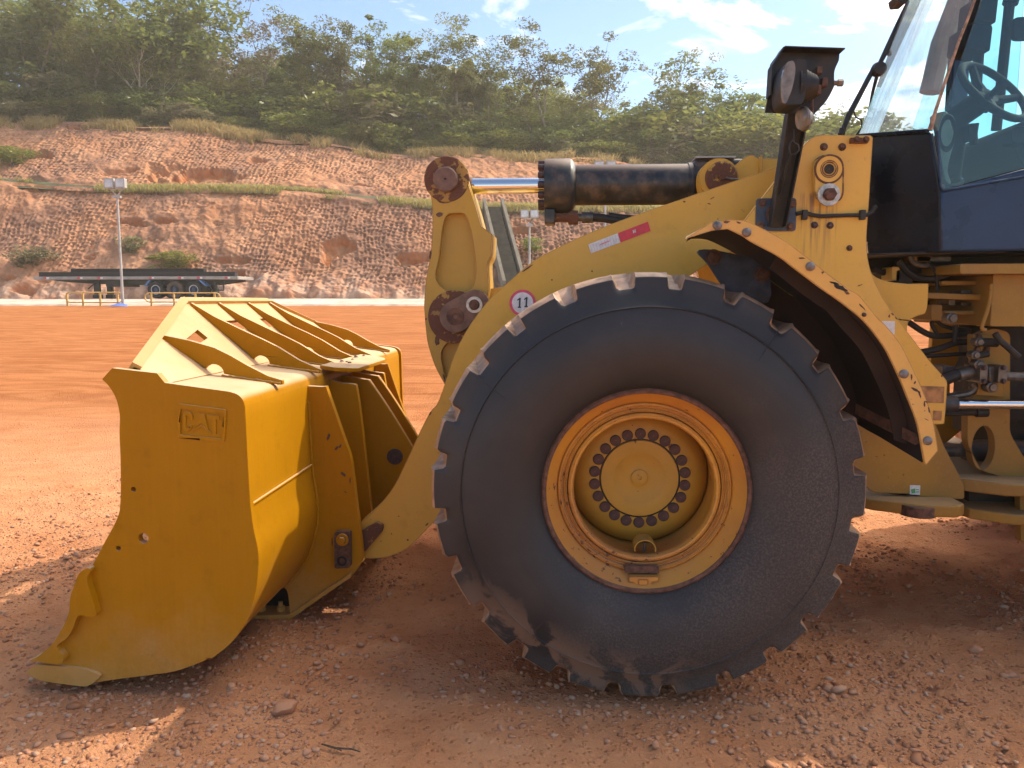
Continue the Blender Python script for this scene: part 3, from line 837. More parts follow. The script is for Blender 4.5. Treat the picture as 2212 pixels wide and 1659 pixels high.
# bushes growing on the cut faces
for (u, v, Yp, h, kd, wd, lf, lb) in [
    (50, 560, 53.3, 2.0, 'bush', 1.5, 'leaf3', 'wide dusty bush on the foot of the bank left of the trailer'),
    (280, 535, 54.4, 1.7, 'bush', 1.1, 'leaf3', 'thin dry bush on the bank just right of the floodlight pole'),
    (385, 565, 53.2, 1.5, 'bush', 1.9, 'leaf2', 'broad yellow green bush on the bank above the trailer axles'),
    (35, 340, 63.2, 1.7, 'bush', 1.5, 'leaf2', 'light green bush on the upper bank at the left edge'),
    (1155, 530, 54.5, 1.2, 'bush', 1.1, 'leaf2', 'little bush on the bank right of the concrete steps'),
    (1030, 470, 57.2, 1.3, 'bush', 1.4, 'leaf3', 'dry bush at the top of the concrete steps')]:
    p = ray_at(u, v, Yp)
    plant('slope_bush', kd, random.choice([30, 31, 32]), lf, (p.x, Yp - .1, p.z - h * .5), h, lb, 'bush', wide=wd)

# ------------------------------------------------------------------ concrete drainage steps on the lower bank
def steps():
    o = thing('concrete_steps', 'narrow concrete drainage steps running down the lower bank', 'steps', tuple(ray_at(1112, 605, 51)))
    a, b = ray_at(1066, 452, 57.6), ray_at(1112, 632, 50.0)
    side = Vector((.8, 0, 0)); N = 26
    t, s1, s2 = MB(), MB(), MB()
    for i in range(N):
        p, q = a.lerp(b, i / N), a.lerp(b, (i + 1) / N)
        t.box(p.x - .55, p.x + .55, q.y - .75, p.y + .6, q.z - .25, q.z + .30)
    for s_, sg in ((s1, -1), (s2, 1)):
        n_ = Vector((sg * .66, -.35, .35))
        v = []
        for p in (a, b):
            for (dx, dz) in ((-.11, -.5), (.11, -.5), (.11, .42), (-.11, .42)):
                v.append(p + n_ + Vector((dx, 0, dz)))
        s_.add(v, [(0, 1, 5, 4), (1, 2, 6, 5), (2, 3, 7, 6), (3, 0, 4, 7), (0, 3, 2, 1), (4, 5, 6, 7)])
    obj('tread', t, 'stairdark', o)
    obj('side_wall', s1, 'concrete', o); obj('side_wall', s2, 'concrete', o)
steps()

# ------------------------------------------------------------------ floodlight poles
def flood(u, vb, vt, Yp, label, lean=0.0):
    b, t = ray_at(u, vb, Yp), ray_at(u + lean, vt, Yp)
    o = thing('floodlight_pole', label, 'light pole', tuple(b), 'floodlight poles along the yard')
    h = t.z - b.z; dx = t.x - b.x
    p = MB(); p.tube([(0, 0, 0), (dx * .93, 0, h * .93)], [.075, .055], 10)
    obj('pole', p, 'galv', o, WORLD[o])
    br = MB(); z = h * .93
    br.tube([(dx - .42, -.05, z + .28), (dx + .42, -.05, z + .28)], .03, 6)
    br.tube([(dx * .93, 0, z - .1), (dx - .3, -.05, z + .28)], .022, 6)
    br.tube([(dx * .93, 0, z - .1), (dx + .3, -.05, z + .28)], .022, 6)
    br.box(dx - .22, dx + .22, -.12, .02, z - .16, z - .06)
    obj('bracket', br, 'galv', o, WORLD[o])
    for s in (-.30, .30):
        c = Vector((dx + s, -.10, z + .56))
        k = MB(); k.prism(rnd([(c.x - .25, c.z - .24), (c.x + .25, c.z - .24), (c.x + .25, c.z + .24), (c.x - .25, c.z + .24)], .04), -.22, .02)
        k.lathe([(0.001, .20), (.10, .18), (.16, .02)], (c.x, 0, c.z), 'y', 12)
        k.tube([(c.x, -.05, c.z - .20), (c.x, -.05, c.z - .30)], .03, 6)
        f = obj('lamp_head', k, 'galv', o, WORLD[o])
        gl = MB(); gl.prism(rnd([(c.x - .20, c.z - .19), (c.x + .20, c.z - .19), (c.x + .20, c.z + .19), (c.x - .20, c.z + .19)], .03), -.235, -.222)
        obj('glass', gl, 'floodglass', f, WORLD[o])
    return o
flood(266, 666, 402, 39.4, 'left floodlight pole with two square lamps, in front of the flatbed trailer', -14)
flood(1144, 640, 470, 49.0, 'small floodlight pole right of the concrete steps, seen under the tilt cylinder')
flood(1307, 640, 364, 40.5, 'floodlight pole whose lamps just show above the tilt cylinder')
tp = MB()
tp.add([(-.5, -.2, .02), (.1, -.35, .05), (.5, -.1, .02), (.3, .25, .12), (-.2, .2, .16), (0, 0, .22)], [(0, 1, 5), (1, 2, 5), (2, 3, 5), (3, 4, 5), (4, 0, 5), (0, 4, 3, 2, 1)])
p = ray_at(258, 668, 38.8)
thing('plastic_sheet', 'crumpled blue plastic at the foot of the left floodlight pole', 'plastic', (p.x, p.y, float(ground_base(np.array(p.y)))), mb=tp, mat='tarp')

# ------------------------------------------------------------------ handrails on the kerb
def handrail(reg, us, vt, vm, vb, Yp, label, loops):
    pts = [at(reg, u, 0, Yp).x for u in us]
    zt, zm, zb_ = at(reg, us[0], vt, Yp).z, at(reg, us[0], vm, Yp).z, at(reg, us[0], vb, Yp).z
    zb_ = 1.30
    o = thing('handrail', label, 'handrail', (pts[1], Yp, zb_), 'tubular handrails at the road edge')
    x0, x1 = pts[0], pts[-1]
    r = MB(); rr = (zt - zm) / 2; zc = (zt + zm) / 2
    path = [(x0 + rr, Yp, zm), (x1 - rr, Yp, zm)] + [(x1 - rr + rr * math.sin(a), Yp, zc - rr * math.cos(a)) for a in np.linspace(.2, math.pi - .2, 8)] + \
           [(x1 - rr, Yp, zt), (x0 + rr, Yp, zt)] + [(x0 + rr - rr * math.sin(a), Yp, zc + rr * math.cos(a)) for a in np.linspace(.2, math.pi - .2, 8)] + [(x0 + rr, Yp, zm)]
    r.tube(path, .035, 8)
    obj('rail', r, 'rail', o)
    for x in pts[1:-1]:
        q = MB(); q.box(x - .045, x + .045, Yp - .03, Yp + .03, zb_, zt - .02)
        obj('post', q, 'rail', o)
handrail('O', (412, 425, 573, 735, 900, 948), 1098, 1190, 1240, 39.9, 'yellow tubular handrail left of the floodlight pole', 1)
handrail('O', (1155, 1214, 1427, 1628, 1808, 1860), 1102, 1186, 1250, 39.9, 'yellow tubular handrail behind the bucket, right of the floodlight pole', 1)

# ------------------------------------------------------------------ flatbed trailer under the bank
def trailer():
    Yp = 46.6
    g = lambda u, v, dy=0: at('O', u, v, Yp + dy)
    zg = 1.78
    o = thing('flatbed_trailer', 'long three axle flatbed trailer parked at the foot of the cut bank', 'trailer', (g(1430, 1150).x, Yp, zg))
    x0, x1 = g(120, 0).x, g(2030, 0).x
    zt, zb_ = g(1000, 950).z, g(1000, 975).z
    d = MB(); d.box(x0, x1, Yp, Yp + 2.5, zb_ - .02, zt)
    dk = obj('deck', d, 'deck', o, bevel=.02)
    for u in (230, 545, 735, 1215, 1490, 1665, 1925):
        m = MB(); m.box(g(u, 0).x - .09, g(u, 0).x + .09, Yp - .025, Yp - .003, zb_ + .02, zt - .04); obj('reflector', m, 'red', dk)
        m = MB(); m.box(g(u, 0).x + .1, g(u, 0).x + .24, Yp - .025, Yp - .003, zb_ + .02, zt - .04); obj('reflector', m, 'white', dk)
    c = MB()
    for dy in (.55, 1.75):
        c.prism([(x0 + .6, zb_ - .02), (x1 - .3, zb_ - .02), (x1 - .3, zb_ - .14), (g(1750, 0).x, zb_ - .34), (g(1100, 0).x, zb_ - .34), (g(700, 0).x, zb_ - .30), (x0 + 1.8, zb_ - .16)], Yp + dy, Yp + dy + .2)
    c.box(g(770, 0).x, g(940, 0).x, Yp + .3, Yp + 2.1, g(0, 1043).z, zb_ - .05)
    for u in (1250, 1430, 1610): c.box(g(u, 0).x - .08, g(u, 0).x + .08, Yp + .1, Yp + 2.4, zg + .42, zg + .60)
    obj('chassis', c, 'chassis', o)
    for u, mat in ((1256, 'tyre_far'), (1432, 'tyre_brown'), (1612, 'tyre_far')):
        for dy in (.02, 1.95):
            wx = g(u, 0).x; r0 = .53
            t = MB(); t.lathe([(.30, .0), (.36, -.03), (.47, -.03), (r0, .04), (r0, .52), (.47, .55), (.30, .55)], (wx, Yp + dy, zg + r0), 'y', 32)
            wh = obj('wheel', t, mat, o)
            m = MB(); m.lathe([(.30, .0), (.26, .0), (.25, .02)], (wx, Yp + dy, zg + r0), 'y', 24); obj('rim', m, 'galv' if mat != 'tyre_brown' else 'chassis', wh)
            m = MB(); m.lathe([(.25, .02), (.24, .16), (.12, .16), (.12, .04), (.001, .03)], (wx, Yp + dy, zg + r0), 'y', 24)
            obj('hub', m, 'blue_dark', wh)
    for u0, u1 in ((1150, 1195), (1720, 1660)):
        m = MB(); m.prism([(g(u0, 0).x, zb_ - .42), (g(u1, 0).x, zb_ - .06), (g(u1, 0).x + .14, zb_ - .06), (g(u0, 0).x + .14, zb_ - .42)], Yp + .0, Yp + .6)
        obj('mudguard', m, 'blue', o)
    for dy in (.45, 1.85):
        l = MB(); l.box(g(640, 0).x, g(690, 0).x, Yp + dy, Yp + dy + .2, zg + .25, zb_ - .03)
        l.box(g(632, 0).x, g(698, 0).x, Yp + dy - .08, Yp + dy + .28, zg, zg + .24)
        obj('landing_leg', l, 'chassis', o)
    b = MB(); b.tube([g(690, 1065, .4), g(765, 1000, .4)], .04, 6); obj('brace', b, 'chassis', o)
    b = MB()
    for (a, e) in (((1770, 1000), (1770, 1070)), ((1770, 1070), (1940, 1078)), ((1940, 1078), (1940, 990)), ((1855, 1000), (1855, 1072))):
        b.tube([g(a[0], a[1], .2), g(e[0], e[1], .2)], .035, 6)
    obj('rear_guard', b, 'chassis', o)
    # the load: long dark steel beams lying on the deck
    for i, (u0, u1, v0, dy0, lb) in enumerate(((172, 2005, 897, .12, 'long dark steel beam lying along the near edge of the trailer deck'),
                                       (472, 1715, 866, 1.1, 'shorter dark steel beam stacked behind, higher than the near one'))):
        xa, xb = g(u0, 0, dy0).x, g(u1, 0, dy0).x; z1_ = g(1000, v0 + 12, dy0).z; z0_ = zt + .004
        e = MB()
        e.prism([(xa, z0_), (xb, z0_), (xb, z0_ + .05), (xa, z0_ + .05)], Yp + dy0, Yp + dy0 + .5)
        e.prism([(xa, z1_ - .05), (xb, z1_ - .05), (xb, z1_), (xa, z1_)], Yp + dy0, Yp + dy0 + .5)
        e.prism([(xa, z0_ + .05), (xb, z0_ + .05), (xb, z1_ - .05), (xa, z1_ - .05)], Yp + dy0 + .02, Yp + dy0 + .44)
        thing('steel_beam', lb, 'steel beam', (0, 0, 0), mb=e, mat='beam', bevel=.01)
trailer()

# ------------------------------------------------------------------ stones and gravel
ICO = None
def ico_np():
    bm = bmesh.new(); bmesh.ops.create_icosphere(bm, subdivisions=1, radius=1)
    v = np.array([tuple(q.co) for q in bm.verts]); f = np.array([[q.index for q in x.verts] for x in bm.faces]); bm.free(); return v, f
IV, IF = ico_np()
def zground(x, y):
    return 0.0
def gravel(name, n, xr, yr, s0, s1, pw, lab):
    xs = rng.uniform(*xr, n); ys = yr[0] + (yr[1] - yr[0]) * rng.uniform(0, 1, n) ** 1.3
    k = (fbm(xs * 1.6, ys * 1.6, 4, 61) * 1.5 + rng.uniform(-.25, .25, n)) > .0
    xs, ys = xs[k], ys[k]; n = len(xs)
    s = s0 + (s1 - s0) * rng.uniform(0, 1, n) ** pw
    V = IV[None] * (1 + rng.uniform(-.38, .38, (n, 12, 1)))
    V = V * rng.uniform(.6, 1.3, (n, 1, 3)) * np.array([1, 1, .62])
    a = rng.uniform(0, 6.28, n); ca, sa = np.cos(a)[:, None], np.sin(a)[:, None]
    V = np.stack([V[..., 0] * ca - V[..., 1] * sa, V[..., 0] * sa + V[..., 1] * ca, V[..., 2]], -1) * s[:, None, None]
    # height of the displaced ground under each stone
    ix = np.clip(np.searchsorted(gx, xs), 0, len(gx) - 1); iy = np.clip(np.searchsorted(gy, ys), 0, len(gy) - 1)
    V += np.stack([xs, ys, GZ[ix, iy] + s * .12], -1)[:, None, :]
    F = (IF[None] + (np.arange(n) * 12)[:, None, None]).reshape(-1, 3)
    tone = np.repeat(rng.uniform(0, 1, n), 12)
    o = link(bpy.data.objects.new(name, np_mesh(name, V.reshape(-1, 3), F, 'pebble', {'tone': tone}))); o['kind'] = 'stuff'
    o['label'] = lab; o['category'] = 'gravel'
gm = ground.data; _co = np.empty(len(gm.vertices) * 3, np.float32); gm.vertices.foreach_get('co', _co)
GZ = _co.reshape(len(gx), len(gy), 3)[..., 2]
gravel('gravel', 90000, (-4.0, 4.2), (1.5, 8.5), .0034, .017, 2.4, 'small loose gravel scattered over the red earth')
gravel('gravel', 420, (-3.4, 3.8), (1.6, 7.0), .014, .034, 2.0, 'larger loose pebbles lying among the gravel')
def rock(u, v, r, label, seed, flat=.7, tone=.3):
    d = FW + RT * ((u - CU) / FPX) - UP * ((v - CV) / FPX)
    p = EYE + d * (-EYE.z / d.z)
    bm = bmesh.new(); bmesh.ops.create_icosphere(bm, subdivisions=3, radius=1)
    r_ = random.Random(seed)
    pl = [(Vector((r_.gauss(0, 1), r_.gauss(0, 1), r_.gauss(0, 1))).normalized(), r_.uniform(.55, .85)) for _ in range(9)]
    for q in bm.verts:
        for n_, k_ in pl:
            e = q.co.dot(n_) - k_
            if e > 0: q.co -= n_ * e * .9
        q.co *= 1 + r_.uniform(-.03, .03)
        q.co = Vector((q.co.x * r * 1.1, q.co.y * r * .9, q.co.z * r * flat))
    me = bpy.data.meshes.new('stone'); bm.to_mesh(me); bm.free()
    me.shade_smooth(); me.set_sharp_from_angle(angle=R(28))
    a = me.attributes.new('tone', 'FLOAT', 'POINT'); a.data.foreach_set('value', np.full(len(me.vertices), tone, np.float32))
    me.materials.append(M['pebble'])
    ix, iy = min(np.searchsorted(gx, p.x), len(gx) - 1), min(np.searchsorted(gy, p.y), len(gy) - 1)
    o = thing('stone', label, 'stone', (0, 0, 0), 'stones on the ground', mb=me)
    o.location = (p.x, p.y, GZ[ix, iy] + r * flat * .45); o.rotation_euler = (0, 0, r_.uniform(0, 6))
for i, (u, v, r, lb, tn) in enumerate([
    (617, 1530, .052, 'biggest angular reddish stone, alone on the ground in front of the bucket', .35),
    (855, 1388, .034, 'flat rounded stone between the bucket and the big tyre', .55),
    (990, 1360, .020, 'pale stone beside the lower left of the big tyre', .9),
    (500, 1478, .022, 'pale brown stone beside the underside of the bucket', .8),
    (2105, 1408, .030, 'brown stone on shaded ground at the far lower right', .5),
    (1248, 1537, .014, 'small grey stone just left below the tyre contact', .95),
    (2190, 1462, .022, 'pinkish stone near the right edge of the picture', .8),
    (780, 1400, .020, 'small broken stone left of the flat rounded stone', .4),
    (715, 1402, .026, 'dark angular stone nearest the bucket skid', .25)]):
    rock(u, v, r, lb, 50 + i, .62, tn)
tw = MB(); g_ = lambda u, v: (lambda d: EYE + d * ((.012 - EYE.z) / d.z))(FW + RT * ((u - CU) / FPX) - UP * ((v - CV) / FPX))
tw.tube([g_(695, 1607), g_(725, 1616), g_(760, 1618), g_(778, 1624)], [.003, .004, .003, .002], 6)
tw.tube([g_(725, 1616), g_(738, 1622)], [.003, .002], 5)
thing('twig', 'thin dry twig on the ground in front of the tyre, near the bottom edge', 'twig', (0, 0, 0), mb=tw, mat='twig')

# ================================================================== WHEEL LOADER
WH = Vector((0.344, 3.0, 0.868))
loader = thing('wheel_loader', 'big yellow articulated wheel loader with its bucket lowered to the ground', 'wheel loader', (WH.x, 4.48, 0))
CY = 4.475                                            # centre line of the machine
# ---------------------------------------------------------------- wheels
def tyre_mesh():
    RT_ = .868; na = 24
    # profile (radius, y) from the near bead round the tread to the far bead
    prof = [(.402, .045), (.415, .008), (.428, -.010), (.445, -.026), (.49, -.050), (.55, -.066), (.62, -.068), (.68, -.056), (.722, -.036),
            (.727, -.0345), (.731, -.0385), (.735, -.0315), (.740, -.027), (.78, -.008), (.80, -.001), (.815, .003), (.838, .007), (.8445, .0085), (.8475, .0115), (.853, .022), (.859, .036), (.8635, .055), (.867, .10), (RT_, .16), (RT_ + .004, .33),
            (RT_, .50), (.866, .57), (.861, .615), (.851, .64), (.838, .647), (.80, .66), (.70, .70), (.58, .72), (.47, .70), (.402, .62)]
    NA = na * 20
    v, f = [], []; m = len(prof)
    rj = random.Random(5)
    jit = [rj.uniform(-.06, .06) for _ in range(na)]
    wj = [rj.uniform(.85, 1.2) for _ in range(na)]
    for i in range(NA):
        a = 2 * math.pi * i / NA
        sl = a / (2 * math.pi / na); k = int(sl); fr = sl - k
        # groove centred in each pitch, flat floor with steep walls
        for j, (r, y) in enumerate(prof):
            c = .5 + jit[k % na]
            e = abs(fr - c) / (.142 * wj[k % na])
            g = 1 - min(1, max(0, (e - .72) / .38)); g = g * g * (3 - 2 * g)
            rr, yy = r, y
            if r > .775:
                sh = 1 if y < .22 or y > .44 else 0
                dep = .058 if y < .1 or y > .56 else .040
                fl = RT_ - dep
                if sh and r > fl: rr = r + (fl - r) * g
                if y < .05 and r > fl: yy = y + g * .020
                if y < .03 and r <= fl: yy = y + g * .006 * (1 if r > .79 else 0)
                # small burrs of torn rubber on the edges of the lugs
                if .03 < y < .06: rr += .006 * math.exp(-((e - 1.25) / .2) ** 2)
            v.append((rr * math.cos(a), yy, rr * math.sin(a)))
    for i in range(NA):
        i2 = (i + 1) % NA
        for j in range(m - 1):
            f.append((i * m + j, i2 * m + j, i2 * m + j + 1, i * m + j + 1))
    mb = MB(); mb.add(v, f)
    return mb.mesh('tyre', 'tyre', 40)
def wheel():
    root = link(bpy.data.objects.new('wheel', None), loader, WH)
    ty = obj('tyre', tyre_mesh(), None, root, WH)
    rm = MB()
    rm.lathe([(.400, .10), (.412, .040), (.413, .012), (.405, .004), (.396, .006), (.392, .014), (.386, .028), (.372, .050), (.357, .072), (.350, .086)], (0, 0, 0), 'y', 128)
    rim = obj('rim', rm, 'rim', root, WH)
    e = MB(); e.lathe([(.4145, .030), (.4155, .008), (.407, .0005), (.396, .003), (.394, .010)], (0, 0, 0), 'y', 128)
    obj('rim_flange', e, 'rust', root, WH)
    lr = MB()
    lr.lathe([(.350, .088), (.347, .076), (.338, .072), (.334, .076), (.333, .090), (.326, .092), (.322, .084), (.316, .080), (.312, .084), (.311, .094)], (0, 0, 0), 'y', 128)
    obj('lock_ring', lr, 'rim', root, WH)
    br = MB()
    br.lathe([(.309, .10), (.306, .082), (.298, .076), (.288, .078), (.284, .086), (.284, .11), (.296, .15), (.303, .24), (.303, .34)], (0, 0, 0), 'y', 128)
    obj('rim_barrel', br, 'rim', root, WH)
    hb = MB()
    hb.lathe([(.001, .36), (.306, .36), (.305, .335), (.285, .300), (.262, .275), (.235, .262), (.213, .258), (.172, .256), (.170, .262), (.1665, .262), (.1655, .256), (.1635, .252), (.112, .250),
              (.108, .252), (.085, .262), (.045, .268), (.036, .266), (.035, .258), (.032, .256), (.009, .256), (.007, .262), (.001, .262)], (0, 0, 0), 'y', 96)
    hub = obj('hub', hb, 'hub', root, WH)
    gp = MB(); gp.lathe([(.1715, .2565), (.1705, .2600), (.166, .2600), (.165, .2545)], (0, 0, 0), 'y', 96)
    obj('hub_seal', gp, 'dark', root, WH)
    b = MB(); b.lathe([(.0235, .010), (.0235, -.006), (.021, -.009), (.019, -.0095), (.013, -.008), (.001, -.008)], (0, 0, 0), 'y', 18)
    bm_ = b.mesh('wheel_bolt', 'hubbolt')
    for k in range(22):
        a = 2 * math.pi * k / 22 + math.pi / 2
        obj('wheel_bolt', bm_, None, root, WH + Vector((.193 * math.cos(a), .2575, .193 * math.sin(a))))
    vg = MB()
    arc = [(.012 + .045 * math.cos(t), -.262 + .040 * math.sin(t)) for t in np.linspace(-.25, math.pi + .25, 14)]
    inn = [(.012 + .041 * math.cos(t), -.262 + .036 * math.sin(t)) for t in np.linspace(math.pi + .25, -.25, 14)]
    vg.prism([(q[0], q[1]) for q in arc + inn], .10, .19)
    vgo = obj('valve_guard', vg, 'hub', root, WH)
    vs = MB(); vs.tube([(.012, .15, -.283), (.012, .13, -.262), (.012, .125, -.240)], [.008, .006, .006], 10)
    obj('valve_stem', vs, 'zinc', vgo, WH)
    # lock block and driver key at the bottom of the rim
    kb_ = MB(); kb_.prism(rnd([(-.005 - .07, -.345), (.065, -.345), (.065, -.325), (.052, -.318), (-.065, -.318), (-.075, -.325)], .006), .052, .085)
    obj('lock_key', kb_, 'rust', root, WH, bevel=.004)
    kc = MB(); kc.prism(rnd([(-.058, -.378), (-.036, -.378), (-.036, -.392), (.032, -.392), (.032, -.374), (.058, -.370), (.060, -.352), (-.058, -.354)], .004), .030, .07)
    kc.prism(rnd([(-.020, -.386), (.016, -.386), (.016, -.364), (-.020, -.364)], .003), .024, .032)
    obj('lock_block', kc, 'rim', root, WH, bevel=.003)
    for dg in (52.7, 145.7, 232, -36.7):
        a = R(dg); sm_ = MB(); sm_.tube([(r_ * math.cos(a), y_ + .001, r_ * math.sin(a)) for r_, y_ in ((.655, -.061), (.68, -.056), (.70, -.047), (.722, -.036), (.735, -.033), (.744, -.024), (.78, -.008), (.806, .001))], [.0012, .003, .003, .003, .003, .003, .003, .002], 6)
        obj('mould_seam', sm_, 'tyre', ty, WH)
    return root
near_wheel = wheel()
def simple_wheel(x, ysgn, yface):
    """the wheels the picture hides stand where they carry and shade the machine"""
    root = link(bpy.data.objects.new('wheel', None), loader, (x, yface, WH.z))
    src = near_wheel
    for ch in src.children:
        if ch.name.split('.')[0] in ('tyre', 'rim', 'rim_flange', 'rim_barrel', 'hub'):
            c = ch.copy(); COL.objects.link(c); c.parent = root; c.location = (0, 0, 0)
    if ysgn < 0: root.rotation_euler = (0, 0, math.pi)
    return root
simple_wheel(WH.x, -1, 2 * CY - 3.0)
simple_wheel(WH.x + 3.45, 1, 3.0)
simple_wheel(WH.x + 3.45, -1, 2 * CY - 3.0)

# ---------------------------------------------------------------- bucket
YN, YF = 2.95, 6.00
prof_px = [(605, 428), (720, 443), (835, 459, 1), (862, 468), (882, 486), (893, 515, 1), (904, 700), (914, 872, 1), (925, 955), (940, 1030), (943, 1090), (936, 1170), (918, 1240), (885, 1315), (840, 1375), (780, 1425), (700, 1462), (600, 1488), (450, 1505), (330, 1518)]
shell_prof = catmull(xz('A', prof_px, YN + .03), 5)
def offset(poly, d):
    o = []
    for i, p in enumerate(poly):
        a, b = Vector(poly[max(i - 1, 0)]), Vector(poly[min(i + 1, len(poly) - 1)])
        t = (b - a).normalized(); o.append((p[0] + t.y * d, p[1] - t.x * d))
    return o
inner = offset(shell_prof, .022)
sh = MB(); sh.prism(shell_prof + inner[::-1], YN + .034, YF - .034)
bucket = obj('bucket', sh, 'bucket', loader, smooth=30)
# side plates with their holes
plate_px = [(373, 412, 1), (410, 371, 1), (575, 390, 1), (603, 425, 1), (720, 441), (838, 457, 1), (868, 467), (888, 487), (897, 515, 1), (906, 700), (916, 872, 1), (927, 955), (943, 1030), (946, 1085), (939, 1170), (921, 1243), (888, 1318), (843, 1379), (775, 1434, 1), (757, 1430, 1), (748, 1442, 1), (650, 1478), (560, 1493), (450, 1507),
            (345, 1522, 1), (330, 1532, 1), (245, 1525, 1), (140, 1470, 1), (250, 1290, 1), (300, 1170), (335, 1100), (385, 1005), (425, 930), (440, 870), (441, 720), (437, 610), (438, 545), (425, 485), (400, 440)]
holes_px = [('A', 488, 815, 9), ('A', 525, 994, 19), ('A', 433, 1031, 9)]
def side_plate(y0, y1, near):
    pl = catmull(xz('A', plate_px, YN), 4, closed=True)
    hs = []
    for (rg, hx, hy, hr) in holes_px:
        c, e = at(rg, hx, hy, YN), at(rg, hx + hr, hy, YN)
        hs.append(circ(c.x, c.z, e.x - c.x, 24))
    s_ = MB(); s_.prism(pl, y0, y1, hs)
    return obj('side_plate', s_, 'bucket', bucket, bevel=.004)
side_plate(YN, YN + .034, True); side_plate(YF - .034, YF, False)
cut_px = [(520, 528), (583, 486), (609, 515), (582, 590), (652, 832), (612, 873), (530, 860), (500, 880), (470, 960), (420, 1040), (352, 1090), (352, 1130), (392, 1190), (385, 1232), (345, 1248, 1), (130, 1216, 1), (200, 1178), (290, 1105), (350, 1025), (400, 935), (440, 830), (450, 720), (485, 610)]
for (a, b) in ((YN - .034, YN + .02), (YF - .02, YF + .034)):
    s_ = MB(); s_.prism(catmull(xz('N', cut_px, YN - .034), 4, True), a, b); obj('side_cutter', s_, 'bucket', bucket, bevel=.007)
tip_px = [(95, 1312, 1), (165, 1258, 1), (180, 1248, 1), (360, 1262), (560, 1285), (680, 1335), (640, 1385), (610, 1405), (560, 1421), (420, 1406), (210, 1372)]
for (a, b) in ((YN - .016, YN + .06), (YF - .06, YF + .016)):
    s_ = MB(); s_.prism(catmull(xz('N', tip_px, YN - .016), 4, True), a, b); obj('corner_tooth', s_, 'bucket_dusty', bucket, bevel=.012)
edge_px = [(210, 1385, 1), (300, 1403), (425, 1413, 1), (405, 1450, 1), (388, 1468, 1), (300, 1440), (240, 1412)]
s_ = MB(); s_.prism(catmull(xz('N', edge_px, YN), 3, True), YN + .062, YF - .062); obj('cutting_edge', s_, 'bucket_dusty', bucket, bevel=.006)
floor_px = [(330, 1518), (140, 1478), (150, 1460), (330, 1490)]
s_ = MB(); s_.prism(xz('A', floor_px, YN + .03), YN + .064, YF - .064); obj('cutting_edge', s_, 'bucket', bucket, bevel=.003)
# weld beads
wp = [at('A', 915, 874, YN + .03)]
s_ = MB(); s_.tube([(wp[0].x + .002, YN + .04, wp[0].z), (wp[0].x + .002, YF - .04, wp[0].z)], .0065, 8); obj('weld_bead', s_, 'bucket', bucket)
# spill guard: sloping plate, low at the corners and high in the middle
base = at('A', 606, 429, YN + .03); bx, bz = base.x, base.z
tp1 = Vector((-1.950, 0, 1.622))
def guard_pt(y, t):
    s = min(1, min(y - YN, YF - y) / (3.89 - YN))
    near_top = Vector((-1.70, 0, bz + .055))
    top = near_top.lerp(tp1, s)
    return Vector((bx + .01, y, bz + .004)).lerp(Vector((top.x, y, top.z)), t)
ys = sorted(set([YN + .04, 3.2, 3.42, 3.46, 3.68, 3.72, 3.89, 4.06, 4.10, 4.32, 4.36, 4.475, 4.59, 4.63, 4.85, 4.89, 5.06, 5.23, 5.27, 5.49, 5.53, 5.75, YF - .04]))
ts = [0, .52, .67, .94, 1.0]
slots = [(3.44, 3.71), (4.08, 4.35), (4.60, 4.87), (5.24, 5.51)]
def guard(th, t0, t1, holes=True):
    v, f = [], []; idx = {}
    nrm = Vector((.72, 0, .69)) * th
    tt = [t for t in ts if t0 <= t <= t1]
    for k in (0, 1):
        for i, y in enumerate(ys):
            for j, t in enumerate(tt):
                idx[k, i, j] = len(v); v.append(guard_pt(y, t) - nrm * k)
    solid = lambda i, j: not (holes and tt[j] == .52 and any(a < (ys[i] + ys[i + 1]) / 2 < b for a, b in slots))
    ni, nj = len(ys) - 1, len(tt) - 1
    for i in range(ni):
        for j in range(nj):
            if not solid(i, j): continue
            q = [(i, j), (i + 1, j), (i + 1, j + 1), (i, j + 1)]
            f.append(tuple(idx[0, a, b] for a, b in q)); f.append(tuple(idx[1, a, b] for a, b in q[::-1]))
            for (a, b), (di, dj) in zip(zip(q, q[1:] + q[:1]), ((0, -1), (1, 0), (0, 1), (-1, 0))):
                i2, j2 = i + di, j + dj
                if not (0 <= i2 < ni and 0 <= j2 < nj) or not solid(i2, j2):
                    f.append((idx[0, a[0], a[1]], idx[1, a[0], a[1]], idx[1, b[0], b[1]], idx[0, b[0], b[1]]))
    return MB().add(v, f)
obj('spill_guard', guard(.02, 0, 1), 'bucket', bucket, smooth=20)
lip = MB()
for (a, b) in zip(ys[:-1], ys[1:]):
    pass
lp = [guard_pt(y, 1.0) + Vector((.004, 0, .008)) for y in ys]
lip_v, lip_f = [], []
for p in lp:
    for (dx, dz) in ((-.028, -.012), (.012, -.028), (.028, -.008), (-.012, .012)): lip_v.append(p + Vector((dx, 0, dz)))
for i in range(len(lp) - 1):
    for k in range(4): lip_f.append((i * 4 + k, i * 4 + (k + 1) % 4, (i + 1) * 4 + (k + 1) % 4, (i + 1) * 4 + k))
lip_f += [(3, 2, 1, 0), tuple(len(lp) * 4 - 4 + k for k in range(4))]
obj('guard_rail', MB().add(lip_v, lip_f), 'bucket_dusty', bucket)
